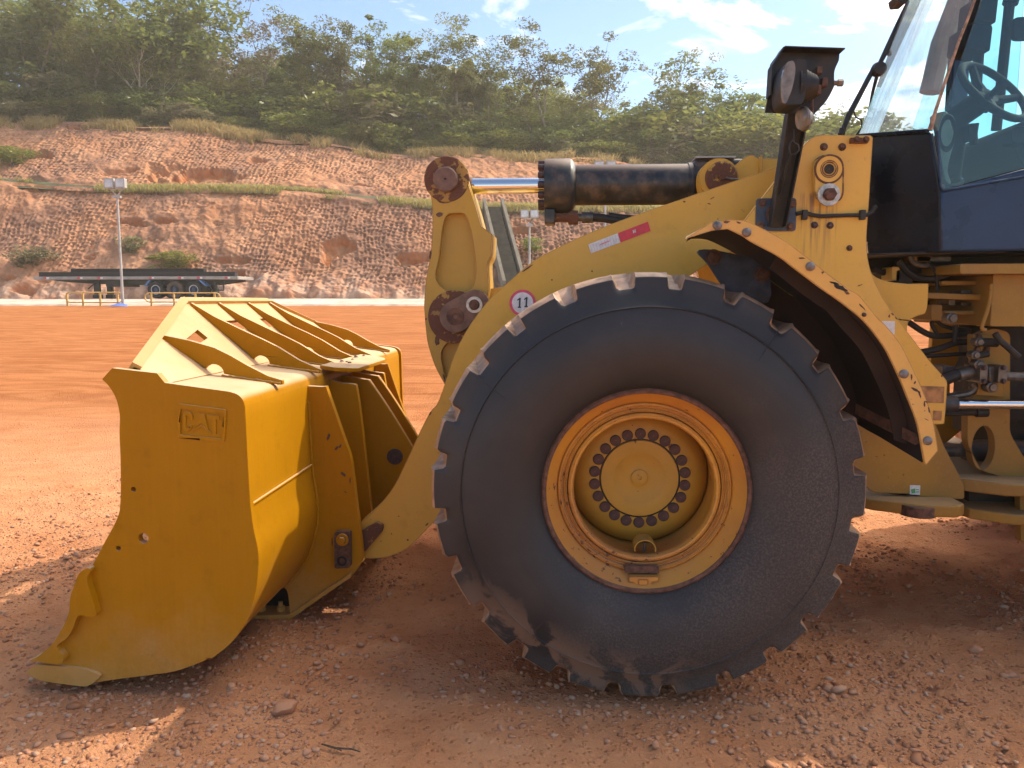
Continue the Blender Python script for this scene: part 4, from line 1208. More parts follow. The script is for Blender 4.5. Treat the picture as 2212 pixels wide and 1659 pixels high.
# ribs between guard and shell
re = at('A', 835, 459, YN + .03)
def top_z(x): return bz + (re.z - bz) * (x - bx) / (re.x - bx)
for y in (3.38, 3.93, 4.26, 4.67, 5.02, 5.56):
    g0, g1 = guard_pt(y, .10), guard_pt(y, .955)
    small = y in (3.38, 5.56)
    xe = -1.243
    r_ = .040
    arcp = [(bx + .02 + r_ * 1.2 * math.cos(t), bz + .004 + r_ * 1.1 * math.sin(t)) for t in np.linspace(math.pi * .83, 0, 9)]
    gm_ = guard_pt(y, .5)
    pts = [(g0.x + .006, g0.z + .006)] if False else []
    dx, dz = g1.x - g0.x, g1.z - g0.z
    low = guard_pt(y, .16)
    pts = [(low.x + .004, low.z + .004)] + arcp + [(xe - .02, top_z(xe) - .002), (xe, top_z(xe) - .002), (xe, top_z(xe) + .018)]
    L = abs(g1.x - xe)
    hgt = g1.z - top_z(xe)
    if small: crv = [(.12, .10), (.28, .33), (.42, .56), (.55, .74), (.75, .90)]
    else: crv = [(.16, .14), (.32, .34), (.44, .46), (.56, .57), (.8, .80)]
    pts += [(xe - L * a, top_z(xe) + .018 + (hgt - .018) * b) for a, b in crv] + [(g1.x + .012, g1.z + .006), (g1.x + .004, g1.z - .012)]
    s_ = MB(); s_.prism(pts, y - .0125, y + .0125); obj('rib', s_, 'bucket', bucket, bevel=.002, smooth=30)
# hinge plates on the back
def shell_part(t0, t1):
    n = len(shell_prof); return shell_prof[int(n * t0):int(n * t1)]
hp_px = [(1178, 440, 1), (1192, 438, 1), (1262, 640, 1), (1284, 705), (1296, 800), (1325, 1040), (1322, 1082), (1288, 1130, 1), (1062, 1272, 1), (1052, 1190), (1030, 1174), (1000, 1195)]
outer = catmull(xz('A', hp_px, 3.76), 4)
i0 = min(range(len(shell_prof)), key=lambda i: abs(shell_prof[i][1] - outer[-1][1]) + (0 if shell_prof[i][0] > -1.75 else 9))
i1 = min(range(len(shell_prof)), key=lambda i: abs(shell_prof[i][1] - outer[0][1]) + (0 if shell_prof[i][0] > -1.4 else 9))
back = [(p[0] - .012, p[1]) for p in shell_prof[i1:i0 + 1]][::-1]
for y in (3.76, 2 * CY - 3.76 - .04):
    s_ = MB(); s_.prism(outer + back, y, y + .04); obj('hinge_plate', s_, 'bucket', bucket, bevel=.004)
in_px = [(215, 490), (292, 500, 1), (302, 520), (325, 680), (372, 1115), (372, 1250), (330, 1330), (250, 1400)]
inn_ = catmull(xz('J', in_px, 4.12), 4)
i0b = min(range(len(shell_prof)), key=lambda i: abs(shell_prof[i][1] - .30) + (0 if shell_prof[i][0] > -1.75 else 9))
back2 = [(p[0] - .012, p[1]) for p in shell_prof[i1:i0b + 1]][::-1]
for y in (4.12, 2 * CY - 4.12 - .04):
    s_ = MB(); s_.prism(inn_ + back2, y, y + .04); obj('hinge_plate', s_, 'bucket', bucket, bevel=.004)
lug_px = [(345, 476), (362, 478, 1), (452, 610), (560, 785), (590, 850), (585, 930), (530, 1000), (400, 1150)]
lug = catmull(xz('J', lug_px, 4.36), 4)
pin_c, pin_e = at('J', 487, 845, 4.36), at('J', 525, 845, 4.36)
for y in (4.36, 4.59):
    s_ = MB(); s_.prism(lug + back2, y, y + .04); obj('lug_plate', s_, 'bucket', bucket, bevel=.004)
s_ = MB(); s_.prism(circ(pin_c.x, pin_c.z, pin_e.x - pin_c.x, 28), 4.350, 4.64); obj('tilt_pin', s_, 'darkbolt', bucket, bevel=.004)
# cap plate over the hinge bay
cap_px = [(140, 462), (280, 496), (465, 436), (428, 386)]
c0, c1 = at('J', 140, 462, 4.02), at('J', 430, 390, 4.95)
s_ = MB(); capz = re.z + .004
cp = [(-1.29, 4.06), (-1.205, 4.03), (-1.12, 4.10), (-1.10, 4.14), (-1.10, 4.80), (-1.12, 4.86), (-1.205, 4.93), (-1.29, 4.90)]
s_.prism([(p[0], p[1]) for p in cp], 0, .022, xf=lambda p: (p[0], p[2], capz + .016 - (p[0] + 1.29) * .12 - p[1]))
obj('cap_plate', s_, 'bucket', bucket, bevel=.004)
# skid box under the hinge with wear strip
s_ = MB(); wz = [at('A', 930, 1268, 3.70), at('A', 1062, 1284, 3.76), at('A', 1290, 1130, 3.76)]
s_.prism([(wz[1].x - .34, wz[1].z - .012), (wz[1].x, wz[1].z - .006), (wz[2].x, wz[2].z), (wz[2].x, wz[2].z + .022), (wz[1].x, wz[1].z + .022), (wz[1].x - .34, wz[1].z + .010)], 3.735, 2 * CY - 3.735)
obj('wear_plate', s_, 'bucket_dusty', bucket, bevel=.003)
s_ = MB(); q0 = at('A', 945, 1232, 3.80); q1 = at('A', 1050, 1250, 3.80)
s_.prism([(q0.x - .2, q0.z - .015), (q1.x, q1.z - .02), (q1.x, q1.z + .10), (q0.x - .2, q0.z + .14)], 3.86, 3.90); obj('skid_gap_shade', s_, 'dark', bucket)  # dark sheet set in the skid gap in place of its shade
for px in (955, 1025):
    p = at('A', px, 1252, 3.79); b = MB(); b.lathe([(.022, 0), (.022, .03), (.012, .032), (.012, .055), (.001, .056)], (p.x, 3.80, p.z - .02), 'z', 8); obj('skid_bolt', b, 'bucket_dusty', bucket)
# pin lock on the near hinge plate
lk = rnd(xz('J', [(194, 1206), (270, 1204), (272, 1380), (196, 1384)], 3.72), .016)
s_ = MB(); s_.prism(lk, 3.722, 3.76); plk = obj('pin_lock', s_, 'rust', bucket, bevel=.005)
p, e = at('J', 235, 1243, 3.72), at('J', 264, 1243, 3.72)
b = MB(); b.lathe([(e.x - p.x, .0), (e.x - p.x, -.008), (.02, -.008)], (p.x, 3.722, p.z), 'y', 24); b.prism(circ(p.x, p.z, .018, 6), 3.695, 3.714); obj('lock_bolt', b, 'bucket', plk)
p = at('J', 233, 1345, 3.72); b = MB(); b.lathe([(.026, .0), (.026, -.005), (.016, -.005), (.014, .004), (.001, .004)], (p.x, 3.721, p.z), 'y', 20); obj('lock_bolt', b, 'dark', plk)
# lifting lug frame on the far end of the back
p0, p1 = at('A', 1500, 440, 5.42), at('A', 1522, 494, 5.42)
fr = MB(); xb = max(p[0] for p in shell_prof[i1 - 6:i1 + 10]) + .004
for (a0, a1, z0_, z1_) in ((5.36, 5.54, p0.z - .03, p0.z), (5.36, 5.54, p1.z, p1.z + .03), (5.36, 5.39, p1.z, p0.z), (5.51, 5.54, p1.z, p0.z)):
    fr.box(xb - .02, xb + .018, a0, a1, z0_ - .01, z1_ - .01)
obj('lifting_frame', fr, 'bucket', bucket, bevel=.003)
# emblem: raised plate with raised letters
def emblem():
    Q = lambda pts: xz('I', pts, YN - .004)
    pl = rnd(Q([(752, 1096), (1185, 1152), (1165, 1446), (748, 1402)]), .012)
    inn2 = rnd(Q([(778, 1140), (1158, 1186), (1142, 1412), (774, 1374)]), .008)
    s_ = MB(); s_.prism(pl, YN - .007, YN - .0005, [inn2]); e = obj('emblem', s_, 'bucket', bucket, bevel=.002)
    def T(x, y):   # letter space 0..1, 0..1 to the slanted field of the plate
        a = (792 + 330 * x, 1166 + 40 * x + (190 - 4 * x) * y); return a
    L = dict(
        C=[[(.28, .36), (.28, .12), (.22, 0), (.06, 0), (0, .12), (0, .80), (.06, .92), (.15, .92), (.26, .74), (.26, .60), (.18, .60), (.18, .74), (.10, .74), (.10, .18), (.18, .18), (.18, .36)]],
        A=[[(.335, .70), (.43, .02), (.60, .02), (.70, .74), (.62, .64), (.515, .46), (.40, .62)]],
        T=[[(.66, .02), (1.0, .02), (1.0, .20), (.905, .20), (.905, .90), (.80, .84), (.80, .20), (.66, .20)]],
        V=[[(.19, .93), (.515, .52), (.82, .90), (.75, .90), (.515, .62), (.28, .93)]])
    for k, polys in L.items():
        for pg in polys:
            m = MB(); m.prism(Q([T(*q) for q in pg]), YN - .0055, YN - .0005); obj('letter', m, 'bucket', e, bevel=.002)
emblem()

# ---------------------------------------------------------------- lift arms
YA, TA = 3.86, .12
arm_px = [('J', 318, 1166, 1), ('J', 400, 1090), ('J', 480, 990), ('J', 545, 860), ('J', 600, 740), ('J', 655, 632), ('C', 180, 1229), ('C', 255, 1010), ('C', 325, 880), ('C', 412, 765), ('C', 470, 712), ('C', 600, 600), ('C', 700, 540),
          ('C', 870, 460), ('C', 1060, 386), ('C', 1350, 285), ('C', 1740, 153), ('C', 1960, 80, 1), ('C', 2130, 120), ('C', 2150, 260), ('C', 2060, 370, 1), ('C', 1700, 480), ('C', 1415, 605), ('C', 1150, 800), ('C', 880, 1030), ('C', 600, 1250),
          ('J', 860, 740), ('J', 780, 960), ('J', 700, 1120), ('J', 650, 1182), ('J', 560, 1272), ('J', 490, 1312), ('J', 420, 1330), ('J', 345, 1331), ('J', 326, 1300)]
arm_poly = catmull([(lambda p: (p.x, p.z))(at(a[0], a[1], a[2], YA)) + tuple(a[3:]) for a in arm_px], 4, True)
arms = []
for y in (YA, 2 * CY - YA - TA):
    s_ = MB(); s_.prism(arm_poly, y, y + TA); arms.append(obj('lift_arm', s_, 'yellow', loader, bevel=.008))
arm = arms[0]
# rusty wear bracket at the arm tip
s_ = MB(); s_.prism(rnd(xz('J', [(300, 1215), (400, 1160), (428, 1175), (425, 1205), (345, 1300), (300, 1300)], YA - .03), .012), YA - .032, YA - .001); wb = obj('pin_retainer', s_, 'rustpaint', arm, bevel=.006)
p = at('J', 399, 1193, YA - .03); b = MB(); b.lathe([(.014, 0), (.014, -.012), (.001, -.012)], (p.x, YA - .032, p.z), 'y', 6); obj('bolt', b, 'rust', wb)
# reflective strip: white half (worn end) and red half with small mark
def sticker(name, reg, pts, Y, mat, parent, rr=.002, th=.0015):
    s_ = MB(); s_.prism(rnd(xz(reg, pts, Y), rr), Y - th, Y); return obj(name, s_, mat, parent)
st = sticker('reflective_strip', 'C', [(868, 512), (1004, 460), (1016, 503), (880, 553)], YA - .002, 'white', arm)
sr = sticker('reflective_strip', 'C', [(1004, 460), (1142, 407), (1155, 450), (1016, 503)], YA - .002, 'red', arm)
for pg in ([(1072, 447), (1077, 445), (1080, 459), (1075, 461)], [(1080, 444), (1085, 442), (1088, 456), (1083, 458)], [(1076, 452), (1086, 448), (1087, 451), (1077, 455)]):
    sticker('lettering', 'C', pg, YA - .0045, 'white', sr, 0)
sticker('lettering', 'C', [(922, 511), (966, 494), (967, 497), (923, 514)], YA - .0045, 'pink', st, 0)
for k in range(11):      # grey honeycomb rows of the reflective film
    a = k / 10
    sticker('lettering', 'C', [(876 + 128 * a, 515 - 49 * a), (877.2 + 128 * a, 514.5 - 49 * a), (886 + 128 * a, 546 - 48 * a), (884.8 + 128 * a, 546.5 - 48 * a)], YA - .0040, 'galv', st, 0, .001)
# round number plate sticker
c, e = at('C', 565, 782, YA), at('C', 626, 782, YA); rr = e.x - c.x
s_ = MB(); s_.prism(circ(c.x, c.z, rr, 48), YA - .003, YA - .001); ns = obj('number_sticker', s_, 'pink', arm)
s_ = MB(); s_.prism(circ(c.x, c.z, rr * .80, 48), YA - .005, YA - .0032); obj('sticker_face', s_, 'white', ns)
for dx in (-.27, .24):
    k = rr * 1.0
    pg = [(-.09, -.46), (.16, -.46), (.16, -.36), (.10, -.36), (.10, .30), (.0, .30), (-.16, .16), (-.16, .08), (-.02, .14), (-.02, -.36), (-.09, -.36)]
    pg = [(c.x + k * (dx + q[0] * 1.0 + .02 + q[1] * .06), c.z + k * (q[1] + .12 + dx * .10)) for q in pg]
    s_ = MB(); s_.prism(pg, YA - .0066, YA - .0052); obj('digit', s_, 'ink', ns)

# cross tube between the arms and bracket holding the tilt lever
pv = at('C', 255, 845, 4.33)
s_ = MB(); s_.tube([(pv.x + .28, YA + TA - .02, pv.z - .12), (pv.x + .28, 2 * CY - YA - TA + .02, pv.z - .12)], .14, 28)
s_.prism(catmull(xz('C', [(180, 742), (235, 725), (300, 738), (410, 716), (480, 706, 1), (700, 900, 1), (420, 1000), (250, 950), (170, 880), (155, 800)], 4.36), 4, True), 4.40, 4.55)
obj('cross_tube', s_, 'yellow', loader, bevel=.006)

# ---------------------------------------------------------------- tilt lever (cast, with two sunk panels)
YL = 4.30
lev_px = [(133, 235), (150, 180), (190, 145), (230, 134), (272, 152), (298, 190), (322, 260), (350, 345), (374, 430, 1), (424, 466, 1), (418, 560), (403, 605), (408, 715), (395, 800), (360, 920), (300, 1080), (235, 1190), (212, 1166), (170, 1090), (146, 1030), (125, 950), (115, 850), (112, 770), (124, 650), (138, 580), (147, 500), (150, 420), (149, 330)]
lev = catmull(xz('C', lev_px, YL), 4, True)
pk1 = catmull(xz('C', [(212, 382), (255, 368), (300, 375), (325, 440), (345, 560), (350, 640), (335, 705), (290, 728), (220, 728), (178, 695), (164, 650), (180, 570), (192, 460)], YL), 4, True)
pk2 = catmull(xz('C', [(190, 1010), (220, 965), (275, 945), (330, 945), (300, 1040), (245, 1120), (215, 1130), (197, 1075)], YL), 4, True)
s_ = MB(); s_.prism(lev, YL, YL + .06, [pk1, pk2])
lever = obj('tilt_lever', s_, 'cast', loader, bevel=.010)
s_ = MB(); s_.prism(offset(lev + lev[:1], -.003)[:-1], YL + .045, YL + .29); obj('lever_web', s_, 'cast', lever, bevel=.006)
s_ = MB(); s_.prism(circ(pv.x, pv.z, .148, 48), YL - .014, YL + .01); obj('boss', s_, 'rustpaint', lever, bevel=.004)
ret = []
a, b = at('C', 254, 845, 4.25), at('C', 343, 790, 4.25)
d = Vector((b.x - a.x, b.z - a.z)); an = math.atan2(d.y, d.x); r1, r2 = .088, .083
ret = [(a.x + r1 * math.cos(t), a.z + r1 * math.sin(t)) for t in np.linspace(an + math.pi / 2, an + 1.5 * math.pi, 16)] + [(b.x + r2 * math.cos(t), b.z + r2 * math.sin(t)) for t in np.linspace(an - math.pi / 2, an + math.pi / 2, 16)]
s_ = MB(); s_.prism(ret, YL - .05, YL - .016); pr = obj('pin_retainer', s_, 'rust2', lever, bevel=.006)
b_ = MB(); b_.lathe([(.048, 0), (.048, -.006), (.014, -.006), (.013, .008), (.001, .008)], (a.x, YL - .05, a.z), 'y', 28); obj('pin', b_, 'rust', pr)
b_ = MB(); b_.lathe([(.045, 0), (.045, -.010), (.030, -.010)], (b.x, YL - .05, b.z), 'y', 28); obj('washer', b_, 'washer', pr)
b_ = MB(); b_.prism(circ(b.x, b.z, .026, 6), YL - .080, YL - .058); b_.prism(circ(b.x, b.z, .012, 12), YL - .083, YL - .079); obj('bolt', b_, 'rust', pr)
tpn = at('C', 213, 215, YL)
b_ = MB(); b_.lathe([(.068, 0), (.068, -.03), (.060, -.036), (.006, -.036), (.005, -.026), (.001, -.026)], (tpn.x, YL, tpn.z), 'y', 32); obj('pin', b_, 'rust2', lever)
b_ = MB(); b_.lathe([(.125, 0), (.120, -.004), (.066, -.004)], (tpn.x + .002, YL - .001, tpn.z + .005), 'y', 40); obj('boss', b_, 'rustpaint', lever)

# ---------------------------------------------------------------- tilt cylinder
cz = at('C', 700, 231, CY - .08).z; X_ = lambda px: at('C', px, 231, CY).x
s_ = MB()
xs0, xe = X_(795), X_(1345)
s_.lathe([(.001, xs0), (.108, xs0), (.112, xs0 + .01), (.112, xe - .03), (.118, xe - .028), (.118, xe - .004), (.111, xe), (.106, xe + .05), (.06, xe + .07), (.001, xe + .07)], (0, CY, cz), 'x', 56)
cyl = obj('tilt_cylinder', s_, 'barrel', loader)
xh, xk = X_(664), X_(790)
s_ = MB(); s_.lathe([(.03, xh), (.120, xh), (.146, xh + .004), (.150, xh + .02), (.152, xk - .01), (.146, xk + .002), (.125, xk + .018), (.113, xk + .022)], (0, CY, cz - .004), 'x', 56); obj('cylinder_head', s_, 'barrel', cyl)
bmz = MB(); bmz.lathe([(.001, -.034), (.017, -.034), (.018, -.030), (.018, 0)], (0, 0, 0), 'x', 12); bme = bmz.mesh('head_bolt', 'darkbolt')
for k in range(14):
    a = 2 * math.pi * k / 14 + .1
    obj('head_bolt', bme, None, cyl, (xh + .002, CY + .122 * math.cos(a), cz + .122 * math.sin(a)))
s_ = MB(); s_.lathe([(.001, X_(318)), (.0445, X_(318)), (.0445, X_(668))], (0, CY, cz), 'x', 40); obj('piston_rod', s_, 'chrome', cyl)
s_ = MB(); s_.lathe([(.030, X_(300)), (.05, X_(302)), (.056, X_(312)), (.054, X_(330)), (.046, X_(334))], (0, CY, cz), 'x', 32)
s_.box(X_(240), X_(306), CY - .07, CY + .07, cz - .05, cz + .05); obj('rod_eye', s_, 'rust', cyl, bevel=.006)
s_ = MB(); a0, a1 = at('C', 666, 346, CY - .05), at('C', 716, 418, CY - .05)
s_.box(a0.x, a1.x, CY - .07, CY + .05, a1.z, a0.z); hb_ = obj('port_block', s_, 'barrel', cyl, bevel=.008)
C_ = lambda px, py: at('C', px, py, CY - .02)
s_ = MB(); s_.tube([C_(712, 388), C_(776, 388)], .027, 14); s_.tube([C_(776, 388), C_(820, 388)], .040, 6); obj('hose_fitting', s_, 'rustpaint', cyl)
s_ = MB(); s_.tube([C_(820, 388), C_(838, 388)], .022, 14); s_.tube([C_(838, 388), C_(888, 388)], .031, 14); obj('hose_collar', s_, 'steel', cyl)
s_ = MB(); s_.tube([C_(886, 388), C_(930, 390), C_(980, 398), C_(1030, 408), C_(1080, 418), C_(1160, 430)], .024, 12); obj('hose', s_, 'hose', cyl)
s_ = MB(); s_.tube([C_(960, 378), C_(1010, 386), C_(1080, 392), C_(1160, 400)], .018, 12); obj('hose', s_, 'hose', cyl)
s_ = MB(); q = at('C', 1345, 138, CY); s_.box(q.x, q.x + .30, CY - .08, CY + .08, cz - .085, q.z + .01); obj('cylinder_end', s_, 'barrel', cyl, bevel=.02)
s_ = MB(); s_.box(q.x + .005, q.x + .22, CY - .10, CY + .06, q.z + .012, q.z + .020); obj('guard_strip', s_, 'galv', cyl)

# ---------------------------------------------------------------- front frame: tower, bracket of the tilt cylinder, hitch
YT = 3.70
tow_px = [('C', 1590, 400, 1), ('C', 1715, 240, 1), ('C', 1800, 130, 1), ('C', 1860, 58), ('C', 1900, 20), ('C', 1945, 8, 1), ('C', 2168, 9, 1), ('C', 2179, 20, 1), ('C', 2160, 330), ('C', 2151, 450), ('E', 345, 0), ('E', 350, 90), ('E', 373, 180), ('E', 410, 262), ('E', 445, 325), ('E', 500, 400), ('E', 552, 470, 1),
          ('E', 680, 638, 1), ('E', 752, 718), ('E', 764, 745, 1), ('E', 750, 935), ('E', 744, 952), ('E', 730, 955, 1), ('E', 500, 955, 1), ('E', 100, 500, 1), ('C', 1650, 640, 1)]
tow = catmull([(lambda p: (p.x, p.z))(at(a[0], a[1], a[2], YT)) + tuple(a[3:]) for a in tow_px], 3, True)
s_ = MB(); s_.prism(tow, YT, YT + .045)
tower = obj('front_frame', s_, 'tower', loader, bevel=.006)
s_ = MB(); s_.prism(tow, 2 * CY - YT - .045, 2 * CY - YT); obj('frame_plate', s_, 'tower', tower, bevel=.006)
fp2 = catmull([(lambda p: (p.x, p.z))(at('E', a[0], a[1], YT + .10)) + tuple(a[2:]) for a in [(330, 100, 1), (380, 182), (460, 215), (560, 227, 1), (668, 225, 1), (663, 330), (650, 378), (630, 388), (590, 402), (562, 428), (556, 470, 1), (500, 560, 1), (330, 400, 1)]], 4, True)
s_ = MB(); s_.prism(fp2, YT + .10, YT + .16); obj('frame_plate', s_, 'yellow', tower, bevel=.005)
low = xz('E', [(150, 800), (640, 850), (705, 955), (742, 1060), (850, 1268), (853, 1345), (380, 1310), (200, 1150)], YT + .12)
s_ = MB(); s_.prism(rnd(low, .02), YT + .12, YT + .17); obj('frame_plate', s_, 'yellow2', tower, bevel=.005)
# hitch plates
def slab(name, reg, pts, Y0, zt, th, depth, mat, parent, bev=.006):
    """horizontal plate: near outline in x from pixels"""
    xs_ = [at(reg, p[0], p[1], Y0).x for p in pts]
    s = MB(); s.prism([(xs_[0], zt - th), (xs_[1], zt - th), (xs_[1], zt), (xs_[0], zt)], Y0, Y0 + depth)
    return obj(name, s, mat, parent, bevel=bev)
hz = at('E', 700, 1380, YT - .05)
xa_, xb_ = at('E', 390, 1340, YT - .05).x, at('E', 858, 1400, YT - .05).x
s_ = MB()
hp = [(xa_ - .1, YT + .25), (xa_ + .02, YT + .06), (xa_ + .25, YT - .05), (xb_ - .03, YT - .05), (xb_ + .02, YT), (xb_ + .03, YT + .5), (xb_ - .05, CY + .9), (xa_ - .1, CY + .9)]
zt_ = at('E', 700, 1378, YT - .05).z
s_.prism(hp, 0, .055, xf=lambda p: (p[0], p[2], zt_ - p[1]))
obj('hitch_plate', s_, 'yellow2', tower, bevel=.008)
s_ = MB(); pb = at('E', 645, 1390, YT - .05); s_.tube([(pb.x, YT + .02, zt_ - .062), (pb.x, YT + .02, zt_ - .008)], .085, 24); obj('hitch_boss', s_, 'rust', tower, bevel=.006)
s_ = MB(); s_.lathe([(.075, 0), (.07, .012), (.04, .012), (.038, .002), (.001, .002)], (pb.x + .03, YT + .20, zt_), 'z', 24); obj('hitch_pin', s_, 'steel', tower)
# bracket that carries the rear eye of the tilt cylinder
YB = 4.26
ep = at('C', 1470, 205, YB); er_ = at('C', 1378, 205, YB).x
s_ = MB()
brp = catmull(xz('C', [(1378, 200), (1392, 160), (1425, 130), (1470, 119), (1510, 128), (1548, 142), (1590, 110), (1625, 95), (1660, 112, 1), (1900, 112, 1), (1900, 480, 1), (1450, 420, 1), (1385, 270)], YB), 4, True)
s_.prism(brp, YB + .03, YB + .085); s_.prism(brp, 2 * CY - YB - .085, 2 * CY - YB - .03)
obj('cylinder_bracket', s_, 'yellow', tower, bevel=.006)
s_ = MB(); s_.prism(circ(ep.x, ep.z, (ep.x - er_) * .98, 48), YB, YB + .032); eb = obj('eye_boss', s_, 'yellow', tower, bevel=.006)
s_ = MB(); s_.lathe([(.084, 0), (.084, -.016), (.076, -.022), (.001, -.022)], (ep.x + .01, YB, ep.z), 'y', 32); s_.prism(circ(ep.x + .01, ep.z, .018, 6), YB - .04, YB - .02); obj('eye_pin', s_, 'rustpaint', eb)
s_ = MB(); a, b = at('C', 1490, 206, YB - .03), at('C', 1560, 213, YB - .03); s_.tube([a, b], .006, 8); obj('grease_line', s_, 'steel', eb)
s_ = MB(); a = at('C', 1661, 112, YB + .02); s_.box(a.x - .004, a.x + .008, YB + .005, YB + .03, a.z - .14, a.z + .006); obj('bracket_edge', s_, 'yellow', eb)
# fittings of the tower plate
def hexb(reg, px, py, Y, r, mat, parent, name='bolt', h=.014):
    p = at(reg, px, py, Y); b = MB()
    b.lathe([(r * 1.35, 0), (r * 1.35, -.003), (r, -.003)], (p.x, Y, p.z), 'y', 18)
    b.lathe([(r, -.002), (r, -h), (r * .8, -h - .002), (.001, -h - .002)], (p.x, Y, p.z), 'y', 6)
    return obj(name, b, mat, parent, smooth=20)
for (px, py) in ((1222, 935), (1364, 936)): hexb('L', px, py, YT, .013, 'rust', tower)
for (px, py) in ((1148, 1543), (1270, 1546)): hexb('L', px, py, YT, .012, 'darkbolt', tower)
hexb('D', 882, 1403, YT, .010, 'rust', tower)
gk = rnd(xz('L', [(1140, 1120), (1150, 1036), (1200, 1000), (1262, 994), (1326, 1000), (1370, 1040), (1378, 1110), (1376, 1295), (1358, 1348), (1303, 1372), (1232, 1372), (1168, 1338), (1142, 1285)], YT - .006), .03)
s_ = MB(); s_.prism(gk, YT - .008, YT - .001); obj('cover_grime', s_, 'rustpaint', tower, bevel=.002)  # thin plate added as the dark grime outline of the pin cover
pl = rnd(xz('L', [(1150, 1120), (1160, 1040), (1205, 1010), (1262, 1004), (1320, 1010), (1360, 1045), (1368, 1110), (1366, 1290), (1350, 1340), (1300, 1362), (1235, 1362), (1175, 1330), (1152, 1280)], YT - .04), .03)
s_ = MB(); s_.prism(pl, YT - .04, YT - .001); tr = obj('pin_cover', s_, 'tower', tower, bevel=.008)
p = at('L', 1262, 1108, YT - .04); s_ = MB(); s_.lathe([(.066, 0), (.064, -.004), (.034, -.004), (.026, -.001), (.022, .001), (.021, -.0005)], (p.x, YT - .04, p.z), 'y', 32); obj('pin_end', s_, 'tower', tr)
s_ = MB(); s_.lathe([(.0665, -.0005), (.0655, -.0045), (.058, -.0045), (.057, -.0035)], (p.x, YT - .04, p.z), 'y', 32); s_.lathe([(.040, -.0046), (.027, -.0030)], (p.x, YT - .04, p.z), 'y', 28); obj('rust_ring', s_, 'rustpaint', tr)
s_ = MB(); s_.lathe([(.0225, -.0030), (.001, -.0030)], (p.x, YT - .04, p.z), 'y', 20); obj('pin_hole', s_, 'dark', tr)
p = at('L', 1257, 1308, YT - .04); s_ = MB(); s_.lathe([(.050, 0), (.050, -.010), (.028, -.010)], (p.x, YT - .04, p.z), 'y', 28); obj('washer', s_, 'washer', tr)
s_ = MB(); s_.lathe([(.029, 0), (.029, -.026), (.024, -.029), (.001, -.029)], (p.x, YT - .05, p.z), 'y', 6); obj('bolt', s_, 'rust', tr, smooth=20)
s_ = MB(); s_.prism(xz('L', [(1433, 862), (1572, 860), (1568, 905), (1430, 905)], YT - .02), YT - .022, YT - .001); cl_ = obj('clamp_plate', s_, 'rustpaint', tower, bevel=.003)
for px in (1477, 1550): hexb('L', px, 878, YT - .022, .011, 'rust', cl_)
wv = [at('L', x, y, YT - .012) for x, y in ((1005, 1456), (1050, 1446), (1080, 1448), (1130, 1464), (1200, 1474), (1300, 1470), (1420, 1466), (1500, 1466), (1560, 1464), (1600, 1440), (1618, 1405), (1632, 1396))]
s_ = MB(); s_.tube(wv, .0095, 10); wr = obj('wiring_loom', s_, 'hose', tower)
for px in (1070, 1520):
    p = at('L', px, 1464, YT - .012); s_ = MB(); s_.box(p.x - .012, p.x + .012, YT - .028, YT - .001, p.z - .022, p.z + .022); obj('cable_clip', s_, 'lampblack', wr, bevel=.003)
sticker('paper_sticker', 'E', [(424, 420), (492, 420), (490, 489), (455, 489)], YT - .001, 'white', tower)
sticker('faded_decal', 'E', [(620, 756), (748, 760), (744, 846), (640, 842)], YT - .001, 'faded_sticker', tower)
sticker('faded_decal', 'E', [(690, 884), (736, 886), (732, 936), (690, 934)], YT - .001, 'faded_sticker', tower)
gs = sticker('green_sticker', 'E', [(569, 1270), (623, 1272), (621, 1321), (568, 1318)], YT + .118, 'white', tower)
for pg in ([(574, 1293), (596, 1288), (598, 1310), (580, 1314)], [(600, 1292), (616, 1292), (616, 1296), (600, 1296)], [(600, 1303), (616, 1303), (616, 1308), (600, 1308)]):
    sticker('sticker_print', 'E', pg, YT + .1155, 'green', gs, 0)

# ---------------------------------------------------------------- fender over the near wheel
YFN, YFF = 2.93, 3.66
out_px = [('C', 1313, 487, 1), ('C', 1440, 406, 1), ('C', 1500, 397, 1), ('C', 1553, 397, 1), ('C', 1610, 409), ('C', 1750, 480), ('C', 1850, 550), ('C', 1950, 630), ('C', 2060, 712), ('E', 310, 290), ('E', 390, 388), ('E', 455, 455), ('E', 525, 545), ('E', 592, 680), ('E', 645, 800), ('E', 692, 940), ('E', 716, 1092, 1), ('E', 655, 1167, 1)]
in_px_ = [('C', 1318, 489, 1), ('C', 1440, 448, 1), ('C', 1512, 441, 1), ('C', 1580, 474), ('C', 1621, 502), ('C', 1743, 567), ('C', 1808, 616), ('C', 1873, 665), ('C', 1938, 714), ('E', 190, 308), ('E', 276, 373), ('E', 335, 426), ('E', 393, 496), ('E', 445, 571), ('E', 480, 641), ('E', 521, 729), ('E', 556, 816), ('E', 591, 904), ('E', 614, 980), ('E', 632, 1080), ('E', 645, 1150), ('E', 652, 1166, 1)]
fo = catmull([(lambda p: (p.x, p.z))(at(a[0], a[1], a[2], YFN)) + tuple(a[3:]) for a in out_px], 4)
fi = catmull([(lambda p: (p.x, p.z))(at(a[0], a[1], a[2], YFN)) + tuple(a[3:]) for a in in_px_], 4)
s_ = MB(); s_.prism(fo + fi[::-1][1:-1], YFN, YFN + .012)
fender = obj('fender', s_, 'fender', loader, bevel=.005)
